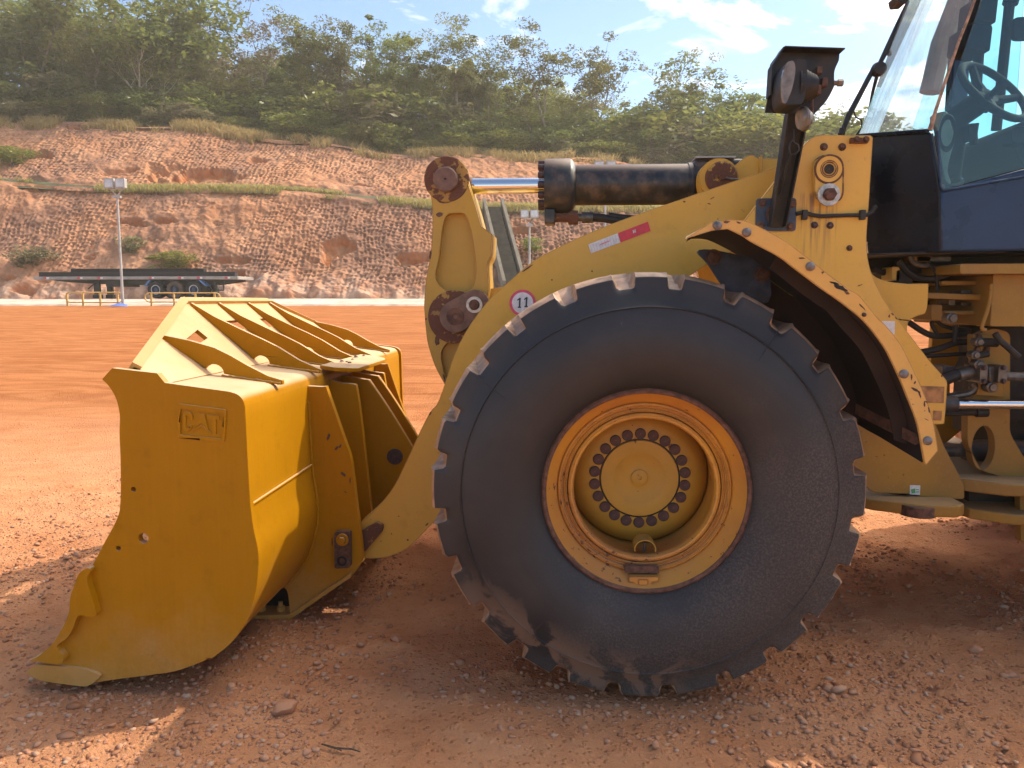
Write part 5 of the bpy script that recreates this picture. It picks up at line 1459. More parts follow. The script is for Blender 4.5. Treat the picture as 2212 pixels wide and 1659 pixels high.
# curved roof sheet, outside skin and dark inside skin; its far edge is cut back at the front
def resample(pts, n):
    P = [Vector(p) for p in pts]; L = [0]
    for a, b in zip(P, P[1:]): L.append(L[-1] + (b - a).length)
    o = []
    for k in range(n):
        t = L[-1] * k / (n - 1); i = max(j for j in range(len(L)) if L[j] <= t + 1e-9); i = min(i, len(P) - 2)
        o.append(P[i].lerp(P[i + 1], (t - L[i]) / max(1e-9, L[i + 1] - L[i])))
    return o
no = resample(fo, 44)
def skin(d, y0, y1):
    v, f = [], []
    ny = 6; n = len(no)
    for j in range(ny):
        t = j / (ny - 1); y = y0 + (y1 - y0) * t
        for i, p in enumerate(no):
            s = i / (n - 1)
            s2 = (.10 * t) + s * (1 - .10 * t - .03 * t)
            k = s2 * (n - 1); a = min(int(k), n - 2); q = no[a].lerp(no[a + 1], k - a)
            a2, b2 = no[max(a - 1, 0)], no[min(a + 2, n - 1)]
            tn = (b2 - a2).normalized(); nn = Vector((-tn.y, tn.x))
            q = q - nn * d
            v.append((q.x, y, q.y))
    for j in range(ny - 1):
        for i in range(n - 1): f.append((j * n + i, j * n + i + 1, (j + 1) * n + i + 1, (j + 1) * n + i))
    return MB().add(v, f)
obj('fender_top', skin(.002, YFN + .006, YFF), 'fender', fender, smooth=60)
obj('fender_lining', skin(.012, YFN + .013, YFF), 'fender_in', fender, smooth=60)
# inner side wall, ribs and mounting plate
def path_off(d, t0, t1, n):
    o = []
    for k in range(n):
        s = t0 + (t1 - t0) * k / (n - 1); kk = s * (len(no) - 1); a = min(int(kk), len(no) - 2); q = no[a].lerp(no[a + 1], kk - a)
        tn = (no[min(a + 2, len(no) - 1)] - no[max(a - 1, 0)]).normalized(); nn = Vector((-tn.y, tn.x)); q = q - nn * d; o.append((q.x, q.y))
    return o
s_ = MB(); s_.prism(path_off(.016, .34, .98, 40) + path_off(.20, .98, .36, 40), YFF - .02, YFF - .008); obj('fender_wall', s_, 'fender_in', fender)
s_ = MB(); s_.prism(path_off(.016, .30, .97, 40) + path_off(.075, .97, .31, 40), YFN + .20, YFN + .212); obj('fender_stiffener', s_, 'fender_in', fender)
mpx = [(1372, 545), (1430, 535), (1560, 560), (1668, 590), (1702, 650), (1698, 780), (1540, 760), (1420, 600)]
s_ = MB(); s_.prism(catmull(xz('C', mpx, 3.52), 3, True), 3.52, 3.55); mp_ = obj('fender_bracket', s_, 'navy', fender, bevel=.003)
for (px, py) in ((1444, 570), (1668, 650)):
    hexb('C', px, py, 3.52, .026, 'rust', mp_)
e0, e1 = at('E', 290, 905, 3.35), at('E', 622, 1075, 3.05)
s_ = MB(); s_.add([(e0.x, e0.y, e0.z), (e1.x, e1.y, e1.z), (e1.x, e1.y, e1.z + .045), (e0.x, e0.y, e0.z + .045), (e0.x + .01, e0.y + .04, e0.z), (e1.x + .01, e1.y + .04, e1.z), (e1.x + .01, e1.y + .04, e1.z + .045), (e0.x + .01, e0.y + .04, e0.z + .045)],
             [(0, 1, 2, 3), (7, 6, 5, 4), (0, 4, 5, 1), (3, 2, 6, 7), (0, 3, 7, 4), (1, 5, 6, 2)]); obj('fender_brace', s_, 'rust', fender)
for (rg, px, py, mt) in (('C', 1597, 457, 'zinc'), ('C', 1890, 614, 'zinc'), ('E', 537, 694, 'zinc'), ('E', 660, 1040, 'zinc'), ('E', 331, 387, 'darkbolt'), ('C', 1462, 425, 'zinc')):
    p = at(rg, px, py, YFN); b = MB(); r_ = .017 if mt == 'zinc' else .008
    b.lathe([(r_, 0), (r_ * .98, -.006), (r_ * .6, -.011), (.001, -.012)], (p.x, YFN, p.z), 'y', 20); obj('fender_bolt', b, mt, fender)

# ---------------------------------------------------------------- work lamp on its post
YP = YT - .012
bp = rnd(xz('L', [(697, 1335), (1010, 1332), (1004, 1590), (694, 1588)], YP), .016)
s_ = MB(); s_.prism(bp, YP, YT - .001); lampb = obj('lamp_post', s_, 'navy', loader, bevel=.003)
for (px, py) in ((744, 1371), (977, 1381), (728, 1545), (960, 1554)): hexb('L', px, py, YP, .014, 'rust', lampb)
bl, br_ = at('L', 812, 1545, 3.62), at('L', 935, 1553, 3.62)
tl, tr_ = at('L', 957, 600, 3.50), at('L', 1120, 640, 3.50)
def channel(w):
    v = []
    for (l, r) in ((bl, br_), (tl, tr_)):
        y = l.y
        v += [(l.x, y, l.z), (l.x + .006, y, l.z), (l.x + .006, y + .055, l.z), (r.x - .006, y + .055, r.z), (r.x - .006, y, r.z), (r.x, y, r.z), (r.x, y + .063, r.z), (l.x, y + .063, l.z)]
    f = [(k, (k + 1) % 8, 8 + (k + 1) % 8, 8 + k) for k in range(8)] + [(0, 7, 2, 1), (2, 7, 6, 3), (3, 6, 5, 4), (8, 9, 10, 15), (10, 11, 14, 15), (11, 12, 13, 14)]
    return MB().add(v, f)
obj('post_channel', channel(0), 'lampblack', lampb, smooth=20)
p = at('L', 848, 1458, 3.672); s_ = MB(); s_.lathe([(.045, 0), (.045, -.003), (.03, -.003), (.028, .001), (.001, .001)], (p.x, 3.675, p.z), 'y', 24); obj('cable_hole', s_, 'rust', lampb)
wl_ = [at('L', x, y, 3.53) for x, y in ((990, 870), (960, 900), (950, 950), (965, 1000), (1000, 990), (1030, 960), (1022, 920), (985, 900), (985, 800))]
s_ = MB(); s_.tube(wl_, .005, 8); s_.tube([at('L', 965, 1000, 3.53), at('L', 930, 1090, 3.55), at('L', 880, 1300, 3.62)], .005, 8); obj('lamp_cable', s_, 'hose', lampb)
# hood: open box of bent plate, mouth towards the viewer and front
YH0, YH1 = 3.455, 3.52
H_ = lambda x, y, Y=3.40: at('L', x, y, Y)
hd = [(885, 197, 1), (1345, 213, 1), (1340, 262, 1), (1306, 345), (1304, 440), (1298, 475), (1240, 580), (1146, 682, 1), (950, 676, 1), (765, 668, 1), (785, 560, 1), (800, 335), (822, 270)]
hpoly = catmull(xz('L', hd, YH1), 4, True)
s_ = MB(); s_.prism(hpoly, YH1, YH1 + .008); hood = obj('lamp_hood', s_, 'lampblack', lampb, bevel=.002)
def flange(p0, p1, dz=.006):
    a, b = at('L', p0[0], p0[1], YH1), at('L', p1[0], p1[1], YH1)
    d = Vector((b.x - a.x, 0, b.z - a.z)).normalized(); n_ = Vector((-d.z, 0, d.x)) * dz
    v = []
    for y in (YH0, YH1 + .008):
        for p in (a, b): v += [(p.x, y, p.z), (p.x + n_.x, y, p.z + n_.z)]
    return [v, [(0, 2, 3, 1), (4, 5, 7, 6), (0, 1, 5, 4), (2, 6, 7, 3), (0, 4, 6, 2), (1, 3, 7, 5)]]
s_ = MB()
for a, b in (((885, 197), (1345, 213)), ((800, 335), (885, 197)), ((785, 560), (800, 335))):
    s_.add(*flange(a, b))
obj('hood_visor', s_, 'lampblack', hood, bevel=.001)
s_ = MB(); a = H_(1296, 438, YH1 + .004); s_.tube([a, a + Vector((.03, 0, 0))], [.011, .011], 8); s_.tube([a + Vector((.018, 0, 0)), a + Vector((.04, 0, 0))], .015, 6); obj('bolt', s_, 'steel', hood)
# rectangular headlamp facing forward, seen almost from the side
YQ = 3.40
body = catmull(xz('L', [(905, 585), (893, 520), (893, 440), (908, 345), (930, 285), (965, 258, 1), (1060, 250, 1), (1088, 268), (1092, 310), (1088, 440), (1075, 540), (1058, 590), (1030, 604), (930, 606, 1)], YQ - .07), 4, True)
s_ = MB(); s_.prism(body, YQ - .07, YQ + .075); hl = obj('headlight', s_, 'lampblack', lampb, bevel=.022)
lens = catmull(xz('L', [(893, 440), (908, 345), (932, 285), (962, 268), (985, 272), (999, 310), (996, 380), (975, 480), (945, 560), (925, 596), (908, 590), (896, 530)], YQ - .082), 4, True)
s_ = MB(); s_.prism(lens, YQ - .084, YQ - .066); obj('lens', s_, 'lens', hl, bevel=.008)
bk = MB()
c0 = H_(1085, 470, YQ)
for k in range(7):
    bk.lathe([(.085 - k * .006, k * .012), (.085 - k * .006, k * .012 + .007), (.078 - k * .006, k * .012 + .008), (.078 - k * .006, k * .012 + .012)], (c0.x - .045, YQ, c0.z), 'x', 24)
obj('lamp_housing', bk, 'lampblack', hl)
s_ = MB()
for (x0, y0, x1, y1) in ((1160, 320, 1200, 370), (1200, 405, 1242, 470), (1150, 460, 1190, 530)):
    a, b = H_(x0, y0, YH1 - .02), H_(x1, y1, YH1 - .02); s_.box(a.x, b.x, YH1 - .04, YH1 - .001, b.z, a.z)
a, b = H_(1132, 560, YH1 - .03), H_(1132, 730, YH1 - .03); s_.tube([a, b], .006, 8)
obj('lamp_mount', s_, 'rust', hood, bevel=.004)
c0 = H_(1062, 718, 3.42)
s_ = MB(); s_.lathe([(.001, -.022), (.040, -.018), (.046, -.010), (.048, 0), (.046, .012), (.03, .03), (.001, .034)], (0, 0, 0), 'x', 28)
il = obj('indicator_light', s_.mesh('indicator_light', 'lens'), None, lampb, c0); il.rotation_euler = (0, R(-8), R(6))
s_ = MB(); s_.lathe([(.049, -.004), (.052, 0), (.052, .008), (.048, .012)], (0, 0, 0), 'x', 28)
o_ = obj('indicator_rim', s_.mesh('indicator_rim', 'zinc'), None, il, c0)

# ---------------------------------------------------------------- cab
YC = 3.72                                     # near side of the cab
m = lambda x, y, Y: at('M', x, y, Y)
YCF = 4.03                                    # where the slanted corner pane meets the front
Wb, Wt = m(130, 935, YCF), m(470, 0, YCF)      # front edge of the slanted pane: bottom, frame top
Pb, Pt = m(622, 897, YC), m(930, 0, YC)        # pillar between slanted pane and door
up2 = 2.3
Wt2, Pt2 = Wb.lerp(Wt, up2 * 1.06), Pb.lerp(Pt, up2 * 1.06)
def mir(p):                                    # the rear half stands a little steered, so its far corner lies further back
    y = 2 * CY - p.y
    return Vector((y * (.385 + .00022 * (290 - 650 + (p.z - 1.62) * 1671 / y)) + (.04 if y > 5 else 0), y, p.z))
zr = Pt2.z
cabroot = link(bpy.data.objects.new('cab', None), loader, (2.4, CY, 1.9))
def panel(name, pts, th, mat, parent, bev=0):
    """flat plate of any orientation, thickened inwards (away from the viewer)"""
    P = [Vector(p) for p in pts]
    n_ = (P[1] - P[0]).cross(P[2] - P[0]).normalized()
    if n_.y < 0: n_ = -n_
    v = P + [p + n_ * th for p in P]; k = len(P)
    f = [tuple(range(k)), tuple(reversed(range(k, 2 * k)))] + [(i, (i + 1) % k, k + (i + 1) % k, k + i) for i in range(k)]
    return obj(name, MB().add(v, f), mat, parent, bevel=bev)
ws = obj('windscreen', MB().add([Wb, Pb, Pt2, Wt2, mir(Wb), mir(Wt2), mir(Pb), mir(Pt2)], [(0, 1, 2, 3), (0, 3, 5, 4), (6, 7, 5, 4)]), 'windscreen', cabroot, smooth=0)
# door glass
D0, D1 = m(690, 1305, YC), m(1700, 1140, YC)
Dt = Pb.lerp(Pt, up2 * 1.06)
xr = m(1900, 0, YC).x
door_gl = [m(672, 900, YC), m(700, 1312, YC), (xr, YC, m(1300, 1210, YC).z + .12), (xr, YC, zr), tuple(Pt2 + Vector((.03, 0, 0)))]
panel('side_window', door_gl, .006, 'glass', cabroot)
panel('side_window', [Vector((p[0] + .44, 2 * CY - YC - .01, p[2])) for p in door_gl], .006, 'glass', cabroot)
# slanted lower front panel and door skin
bz_ = m(220, 1660, YC).z - .02
cb0, cb1 = at('D', 975, 1440, YCF), at('D', 1396, 1428, YC)
lowp = [Wb + Vector((0, 0, -.005)), Pb + Vector((.0, 0, -.012)), m(690, 1320, YC), at('D', 1396, 1428, YC), at('D', 985, 1440, YCF)]
fp = panel('front_panel', lowp, .03, 'cab_black', cabroot, .008)
panel('front_panel', [mir(p) for p in lowp], .03, 'cab_black', cabroot, .008)
fl_ = MB(); fl_.add([lowp[0], lowp[4], mir(lowp[4]), mir(lowp[0])], [(0, 1, 2, 3)]); obj('front_panel', fl_, 'cab_black', cabroot)
zd = at('D', 1870, 1400, YC).z
dpts = [m(695, 1322, YC), (xr, YC, m(1300, 1210, YC).z + .118), (xr, YC, zd - .01), tuple(at('D', 1398, 1426, YC))]
panel('door', dpts, .05, 'cab', cabroot, .012)
panel('door', [(p[0] + .44, 2 * CY - YC - .05, p[2]) for p in dpts], .05, 'cab', cabroot, .012)
s_ = MB(); s_.tube([m(676, 905, YC - .004), m(690, 1180, YC - .004), m(697, 1290, YC - .004), m(712, 1312, YC - .004), m(800, 1303, YC - .004), m(1272, 1222, YC - .004), m(1600, 1165, YC - .004)], .007, 8); obj('window_seal', s_, 'cab', cabroot)
s_ = MB(); s_.tube([m(622, 900, YC - .006), m(660, 770, YC - .006), m(735, 540, YC - .006), m(820, 290, YC - .006), m(900, 90, YC - .006), m(930, 0, YC - .006), tuple(Pt2)], [.012, .008, .007, .007, .006, .006, .006], 8); obj('pillar_seal', s_, 'seal', cabroot)
s_ = MB(); s_.tube([tuple(Wb + Vector((0, 0, -.004))), tuple(Pb + Vector((-.01, -.004, -.006)))], .011, 8); obj('windscreen_seal', s_, 'cab_black', cabroot)
# roof, rear pillars and back of the cab
rx1 = xr + .1
s_ = MB(); s_.prism(rnd([(Wt2.x + .02, zr + .02), (Wt2.x + .04, zr + .16), (rx1 + .1, zr + .18), (rx1 + .1, zr)], .05), YC - .06, 2 * CY - YC + .06); obj('roof', s_, 'yellow', cabroot, bevel=.02)
for y in (YC + .01, 2 * CY - YC - .09):
    s_ = MB(); s_.box(xr - .005, xr + .10, y, y + .08, zd, zr + .01); obj('rear_pillar', s_, 'cab', cabroot, bevel=.01)
s_ = MB(); s_.box(xr + .02, xr + .06, YC + .095, 2 * CY - YC - .095, zd, zd + .5); obj('back_wall', s_, 'cab', cabroot)
# far side frame seen through the glass
Fy = 2 * CY - YC - .04
s_ = MB(); s_.tube([m(1175, 0, Fy), m(1080, 900, Fy)], .03, 10); s_.tube([m(1200, -60, Fy), m(1175, 30, Fy)], .045, 10); obj('far_pillar', s_, 'interior', cabroot)
s_ = MB(); s_.tube([m(620, 640, Fy - .06), m(700, 300, Fy - .06), m(850, -80, Fy - .06)], .06, 10); obj('far_pillar', s_, 'interior_grey', cabroot)
# interior
fl = m(700, 1300, YC + .05).z
s_ = MB(); s_.box(Pb.x + .40, xr, YC + .06, 2 * CY - YC - .06, zd - .02, zd + .05); obj('cab_floor', s_, 'interior', cabroot)
s_ = MB(); q0 = m(1010, 900, 4.3)
s_.prism([(Wb.x + .16, fl - .2), (Wb.x + .42, fl - .2), (Wb.x + .40, Pb.z - .12), (Wb.x + .28, Pb.z - .02), (Wb.x + .16, Pb.z - .04)], YCF + .02, YCF + .36); obj('dashboard', s_, 'interior', cabroot, bevel=.02)
# air vent panel at the front corner
vp = catmull(xz('M', [(640, 800), (735, 770), (760, 830), (795, 960), (770, 1060), (745, 1180), (770, 1265), (735, 1262), (715, 1200), (690, 1040), (668, 900)], YC + .10), 3, True)
s_ = MB(); s_.prism(vp, YC + .10, YC + .13); vpo = obj('vent_panel', s_, 'interior_grey', cabroot, bevel=.006)
p = m(740, 920, YC + .10); s_ = MB(); s_.lathe([(.035, -.002), (.045, -.012), (.050, -.004)], (0, 0, 0), 'y', 24); vt_ = obj('air_vent', s_.mesh('air_vent', 'interior'), None, vpo, p); vt_.scale = (.8, 1, 1.75)
# steering column and wheel (ring leaning back)
ws_c = m(1062, 632, 4.16); SN = Vector((.38, -.70, .60)).normalized()
e1 = SN.orthogonal().normalized(); e2 = SN.cross(e1)
Rw = .195
s_ = MB(); ring = [ws_c + (e1 * math.cos(t) + e2 * math.sin(t)) * Rw for t in np.linspace(0, 2 * math.pi, 41)]
s_.tube(ring, .019, 12, caps=False); sw = obj('steering_wheel', s_, 'interior', cabroot)
s_ = MB()
for t in (.5, 2.4, 4.1, 5.6):
    s_.tube([ws_c - SN * .05, ws_c - SN * .035 + (e1 * math.cos(t) + e2 * math.sin(t)) * Rw * .5, ws_c + (e1 * math.cos(t) + e2 * math.sin(t)) * Rw], [.032, .022, .018], 8)
s_.lathe([(.001, .0)], (0, 0, 0)) if False else None
s_.tube([ws_c - SN * .09, ws_c - SN * .02], [.055, .05], 16); obj('wheel_spokes', s_, 'interior', sw)
s_ = MB(); cb = m(790, 830, 4.2); s_.tube([ws_c - SN * .05, ws_c.lerp(cb, .5), cb, cb + Vector((-.05, 0, -.3))], [.05, .06, .07, .09], 14); obj('steering_column', s_, 'interior', cabroot)
s_ = MB(); s_.tube([ws_c - SN * .07, m(1000, 690, 4.02)], [.012, .016], 8); s_.tube([m(1130, 580, 4.02), m(1000, 690, 4.02)], [.022, .010], 8); obj('stalk', s_, 'interior', cabroot)
# seat, arm console, lever
s_ = MB(); s_.prism(catmull(xz('M', [(985, 1010), (1040, 930), (1150, 905), (1500, 890), (1500, 1230), (1120, 1230), (1020, 1100)], 4.3), 4, True), 4.05, 4.60); obj('operator_seat', s_, 'interior', cabroot, bevel=.04)
s_ = MB(); s_.prism(rnd(xz('M', [(1145, 905), (1180, 890), (1290, 885), (1290, 1000), (1150, 1000)], 4.0), .02), 3.95, 4.05); obj('armrest', s_, 'interior', cabroot, bevel=.015)
s_ = MB(); s_.tube([m(925, 1000, 4.1), m(920, 930, 4.1), m(915, 860, 4.1)], [.02, .02, .03], 10); s_.prism(rnd(xz('M', [(885, 855), (945, 850), (950, 935), (900, 985)], 4.08), .015), 4.08, 4.14); obj('control_lever', s_, 'interior', cabroot, bevel=.01)
s_ = MB()
for (x0, y0, x1, y1, y, d) in ((860, 165, 1055, 345, 4.6, .2), (935, -40, 1095, 150, 4.7, .2)):
    s_.prism(rnd(xz('M', [(x0, y1 - 20), (x0 + 20, y0), (x1 - 10, y0 + 5), (x1, y0 + 25), (x1 - 20, y1 + 12)], y), .015), y, y + d)
s_.tube([m(960, 340, 4.7), m(940, 620, 4.7)], .03, 8); obj('display_unit', s_, 'interior', cabroot, bevel=.01)
s_ = MB(); s_.prism(rnd(xz('M', [(1198, 120), (1330, 112), (1330, 270), (1205, 272)], 4.95), .03), 4.95, 4.99); mr = obj('mirror', s_, 'interior', cabroot, bevel=.006)
# wiper
s_ = MB(); wy = YCF + .02
s_.tube([m(0, 935, wy), m(28, 880, wy), m(60, 800, wy), m(235, 470, wy)], [.012, .012, .014, .012], 8)
s_.tube([m(255, 480, wy), m(330, 330, wy), m(400, 170, wy), m(470, 10, wy)], [.010, .014, .012, .008], 8)
s_.tube([m(262, 500, wy), m(225, 640, wy + .03), m(205, 740, wy + .05)], [.010, .008, .006], 8)
s_.tube([m(330, 330, wy), m(345, 380, wy + .02)], .012, 6); s_.tube([m(22, 880, wy), m(2, 960, wy + .03)], .016, 8)
wp_ = obj('wiper', s_, 'lampblack', cabroot)
p = m(266, 480, wy); s_ = MB(); s_.lathe([(.001, -.03), (.03, -.028), (.036, 0), (.03, .028), (.001, .03)], tuple(p), 'y', 18); obj('wiper_pivot', s_, 'lampblack', wp_)
s_ = MB(); s_.tube([m(95, 770, wy), m(110, 810, wy), m(148, 830, wy), m(152, 880, wy), m(112, 935, wy)], .004, 6); obj('washer_hose', s_, 'hose', wp_)
s_ = MB(); p = m(398, -12, YCF - .1); s_.prism(rnd(xz('M', [(392, -40), (490, -40), (475, 8), (405, 14)], YCF - .1), .008), YCF - .1, YCF); obj('roof_lamp', s_, 'lampblack', cabroot, bevel=.005)

# ---------------------------------------------------------------- rear frame, joint and hydraulics between the two halves
P_ = lambda x, y, Y: at('P', x, y, Y)
def plate(name, reg, pts, Y, d, mat, parent, bev=.004, r=.0, holes=()):
    s = MB(); s.prism(rnd(xz(reg, pts, Y), r) if r else [q[:2] for q in xz(reg, pts, Y)], Y, Y + d, holes); return obj(name, s, mat, parent, bevel=bev)
hc, hx, hy_ = at('E', 950, 1078, 3.93), at('E', 1010, 1078, 3.93), at('E', 950, 962, 3.93)
rf_px = [(868, 872), (905, 800), (905, 500), (1000, 455), (1090, 480), (1088, 1000), (1165, 1135), (1400, 1150), (1400, 1330), (1165, 1262), (940, 1195), (868, 1060)]
s_ = MB(); s_.prism(rnd(xz('E', rf_px, 3.93), .03), 3.93, 3.99, [circ(hc.x, hc.z, hx.x - hc.x, 28, hy_.z - hc.z)])
rear = obj('rear_frame', s_, 'yellow2', loader, bevel=.006)
plate('frame_cap', 'P', [(948, 225), (965, 211), (1900, 208), (1900, 300), (950, 300)], 3.72, .95, 'yellow2', rear, .008, .008)
plate('frame_box', 'P', [(1245, 306), (1900, 306), (1900, 770), (1217, 768), (1220, 700)], 3.80, .8, 'yellow2', rear, .012, .01)
plate('frame_shelf', 'P', [(785, 364), (1228, 360), (1228, 398), (785, 404)], 3.95, .85, 'yellow2', rear)
plate('frame_shelf', 'P', [(640, 466), (1205, 488), (1205, 538), (640, 520)], 3.90, .9, 'yellow2', rear)
plate('frame_shelf', 'P', [(800, 632), (1185, 630), (1185, 664), (830, 668)], 3.95, .8, 'yellow2', rear)
plate('frame_post', 'P', [(693, 575), (790, 575), (790, 640), (832, 668), (832, 720), (693, 716)], 3.97, .3, 'yellow2', rear, .005, .01)
plate('far_plate', 'P', [(716, 720), (1020, 740), (1010, 1075), (965, 1138), (860, 1180), (860, 1500), (955, 1500), (955, 1700), (830, 1800), (690, 1800), (690, 1050)], 4.86, .05, 'yellow', rear)
plate('casing_and_shade', 'P', [(520, 330), (680, 320), (1240, 312), (1240, 700), (1040, 760), (690, 700), (640, 668), (560, 690), (520, 670), (650, 560), (680, 420)], 4.42, .4, 'dark', rear)
plate('casing_and_shade', 'P', [(1025, 760), (1095, 740), (1095, 1100), (1060, 1110), (1040, 1700), (960, 1700), (960, 1500), (985, 1130), (1015, 1080)], 4.30, .1, 'dark', rear)
plate('casing_and_shade', 'P', [(1050, 770), (1900, 770), (1900, 1600), (1050, 1600)], 4.14, .1, 'dark', rear)  # dark backing sheet added so the recess looks shaded
plate('valve_plate', 'P', [(1060, 840), (1228, 842), (1216, 996), (1058, 992)], 3.88, .05, 'yellow2', rear, .004, .006)
for (x, y) in ((1112, 862), (1098, 972), (1182, 972)): hexb('P', x, y, 3.88, .013, 'rust', rear)
plate('side_plate', 'P', [(1050, 1050), (1340, 1110), (1340, 1400), (1090, 1380), (1120, 1300), (1048, 1140)], 3.90, .03, 'yellow2', rear)
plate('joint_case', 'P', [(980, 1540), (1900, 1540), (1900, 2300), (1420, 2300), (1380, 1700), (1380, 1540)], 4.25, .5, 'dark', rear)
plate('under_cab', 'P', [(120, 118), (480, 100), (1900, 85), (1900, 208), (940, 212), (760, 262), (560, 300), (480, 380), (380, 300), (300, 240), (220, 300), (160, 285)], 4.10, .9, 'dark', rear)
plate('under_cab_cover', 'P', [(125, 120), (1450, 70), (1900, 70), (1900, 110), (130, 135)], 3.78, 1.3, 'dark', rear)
for (x, y, w2, h2, mt) in ((600, 150, 70, 45, 'yellow2'), (700, 170, 150, 20, 'steel'), (360, 300, 34, 60, 'yellow'), (440, 330, 70, 60, 'dark'), (1090, 320, 40, 16, 'steel'), (860, 545, 26, 34, 'steel'), (1010, 460, 70, 14, 'steel'), (1010, 570, 70, 14, 'steel'), (830, 1170, 50, 50, 'steel')):
    a, b = P_(x - w2, y - h2, 4.0), P_(x + w2, y + h2, 4.0)
    s_ = MB(); s_.prism(rnd([(a.x, b.z), (b.x, b.z), (b.x, a.z), (a.x, a.z)], .008), 3.98, 4.10); obj('fitting', s_, mt, rear, bevel=.004)
# steering cylinder
zc_ = P_(1200, 1460, 3.86).z
x0, x1 = P_(835, 1455, 3.86).x, P_(920, 1460, 3.86).x
s_ = MB(); s_.lathe([(.001, x1 - .01), (.0245, x1 - .01), (.0245, x1 + .75)], (0, 3.86, zc_), 'x', 32); sc_ = obj('steering_cylinder', s_, 'chrome', loader)
s_ = MB(); s_.lathe([(.001, x0 - .12), (.055, x0 - .12), (.058, x0 - .05), (.040, x0), (.038, x1 - .005), (.028, x1)], (0, 3.86, zc_), 'x', 24); obj('cylinder_gland', s_, 'barrel', sc_)
s_ = MB(); s_.tube([P_(800, 1545, 3.9), P_(900, 1535, 3.9), P_(1150, 1530, 3.9)], .016, 8); s_.tube([P_(1090, 1532, 3.9), P_(1190, 1530, 3.9)], .024, 10); obj('grease_pipe', s_, 'hose', sc_)
# propeller shaft through the oval hole
s_ = MB(); a, b, c_ = at('E', 755, 1088, 4.15), at('E', 845, 1090, 4.15), at('E', 1010, 1090, 4.15)
s_.lathe([(.035, a.x - .8), (.035, b.x), (.048, b.x), (.055, b.x + .02), (.052, b.x + .05), (.058, b.x + .07), (.058, c_.x + .3)], (0, 4.15, b.z), 'x', 24); obj('drive_shaft', s_, 'barrel', loader)
# hydraulic hoses, pipes and their block
def hose(pts, r, Y, mat='hose', nm='hose', reg='P'):
    pp = [at(reg, x, y, Y + (q[0] if q else 0)) for x, y, *q in pts]
    pl = []
    for i in range(len(pp) - 1):
        p0, p1, p2, p3 = pp[max(i - 1, 0)], pp[i], pp[i + 1], pp[min(i + 2, len(pp) - 1)]
        for k in range(5):
            t = k / 5
            pl.append(.5 * ((2 * p1) + (p2 - p0) * t + (2 * p0 - 5 * p1 + 4 * p2 - p3) * t * t + (3 * p1 - p0 - 3 * p2 + p3) * t ** 3))
    pl.append(pp[-1]); s = MB(); s.tube(pl, r, 10); return obj(nm, s, mat, rear)
hose([(440, 700), (520, 750), (620, 815), (720, 852), (860, 850), (1010, 830)], .0155, 4.05)
hose([(560, 1000), (640, 990), (760, 965), (880, 922), (970, 908), (1070, 908)], .016, 4.02)
hose([(600, 1040), (670, 1032), (850, 1020), (1035, 1008)], .0105, 4.02)
hose([(760, 860), (700, 760), (705, 725), (740, 722), (790, 760), (900, 790), (1030, 795)], .010, 4.04)
hose([(905, 760), (908, 850), (902, 895), (960, 900)], .013, 4.0)
hose([(400, 180), (460, 260), (540, 320), (640, 348), (760, 340), (880, 290), (990, 250)], .018, 3.98)
hose([(500, 130), (520, 190), (580, 222), (660, 225)], .014, 3.96, 'steel', 'pipe')
hose([(650, 200), (720, 270), (740, 330), (745, 460)], .008, 3.96)
hose([(180, 250), (260, 290), (340, 250), (420, 190)], .016, 4.06)
hose([(1226, 390), (1220, 480), (1206, 570), (1180, 660), (1148, 750), (1146, 790), (1180, 802)], .009, 3.78, 'yellow2', 'pipe')
hose([(1075, 908), (1150, 908), (1280, 915)], .021, 3.86)
hose([(1040, 1025), (1110, 1025), (1200, 1010)], .016, 3.86)
hose([(1260, 830), (1300, 890), (1380, 960), (1470, 1040)], .015, 3.80)
hose([(780, 1250), (860, 1220), (930, 1195), (1000, 1180), (1110, 1170)], .030, 3.88)
hose([(820, 1400), (900, 1385), (1000, 1370), (1060, 1340), (1080, 1300), (1040, 1270)], .018, 3.92, 'steel', 'pipe')
hose([(1310, 1200), (1420, 1212), (1700, 1218)], .022, 3.84, 'steel', 'pipe')
s_ = MB(); s_.tube([P_(930, 1200, 3.88), P_(1056, 1178, 3.88)], .034, 16); obj('hose_collar', s_, 'steel', rear)
plate('hydraulic_block', 'P', [(1200, 1130), (1280, 1120), (1310, 1150), (1300, 1250), (1260, 1285), (1205, 1270)], 3.84, .14, 'steel', rear, .008)
for (x, w2, h2) in ((1160, 28, 85), (1330, 34, 80)):
    a, b = P_(x - w2, 1195 - h2, 3.80), P_(x + w2, 1195 + h2, 3.80); s_ = MB(); s_.prism(rnd([(a.x, b.z), (b.x, b.z), (b.x, a.z), (a.x, a.z)], .015), 3.80, 3.95); fl2 = obj('pipe_flange', s_, 'steel', rear, bevel=.005)
    for dy in (-60, 60): hexb('P', x, 1195 + dy, 3.80, .010, 'darkbolt', fl2)
for (x, y, rr_) in ((1112, 1108, .024), (1225, 1308, .026), (870, 695, .026), (1112, 908, .020), (1080, 1022, .020)):
    p = P_(x, y, 3.84); s_ = MB(); s_.lathe([(rr_, .04), (rr_, -.01), (rr_ * .7, -.014), (rr_ * .65, -.024), (.001, -.024)], tuple(p), 'y', 14); obj('plug', s_, 'steel', rear)
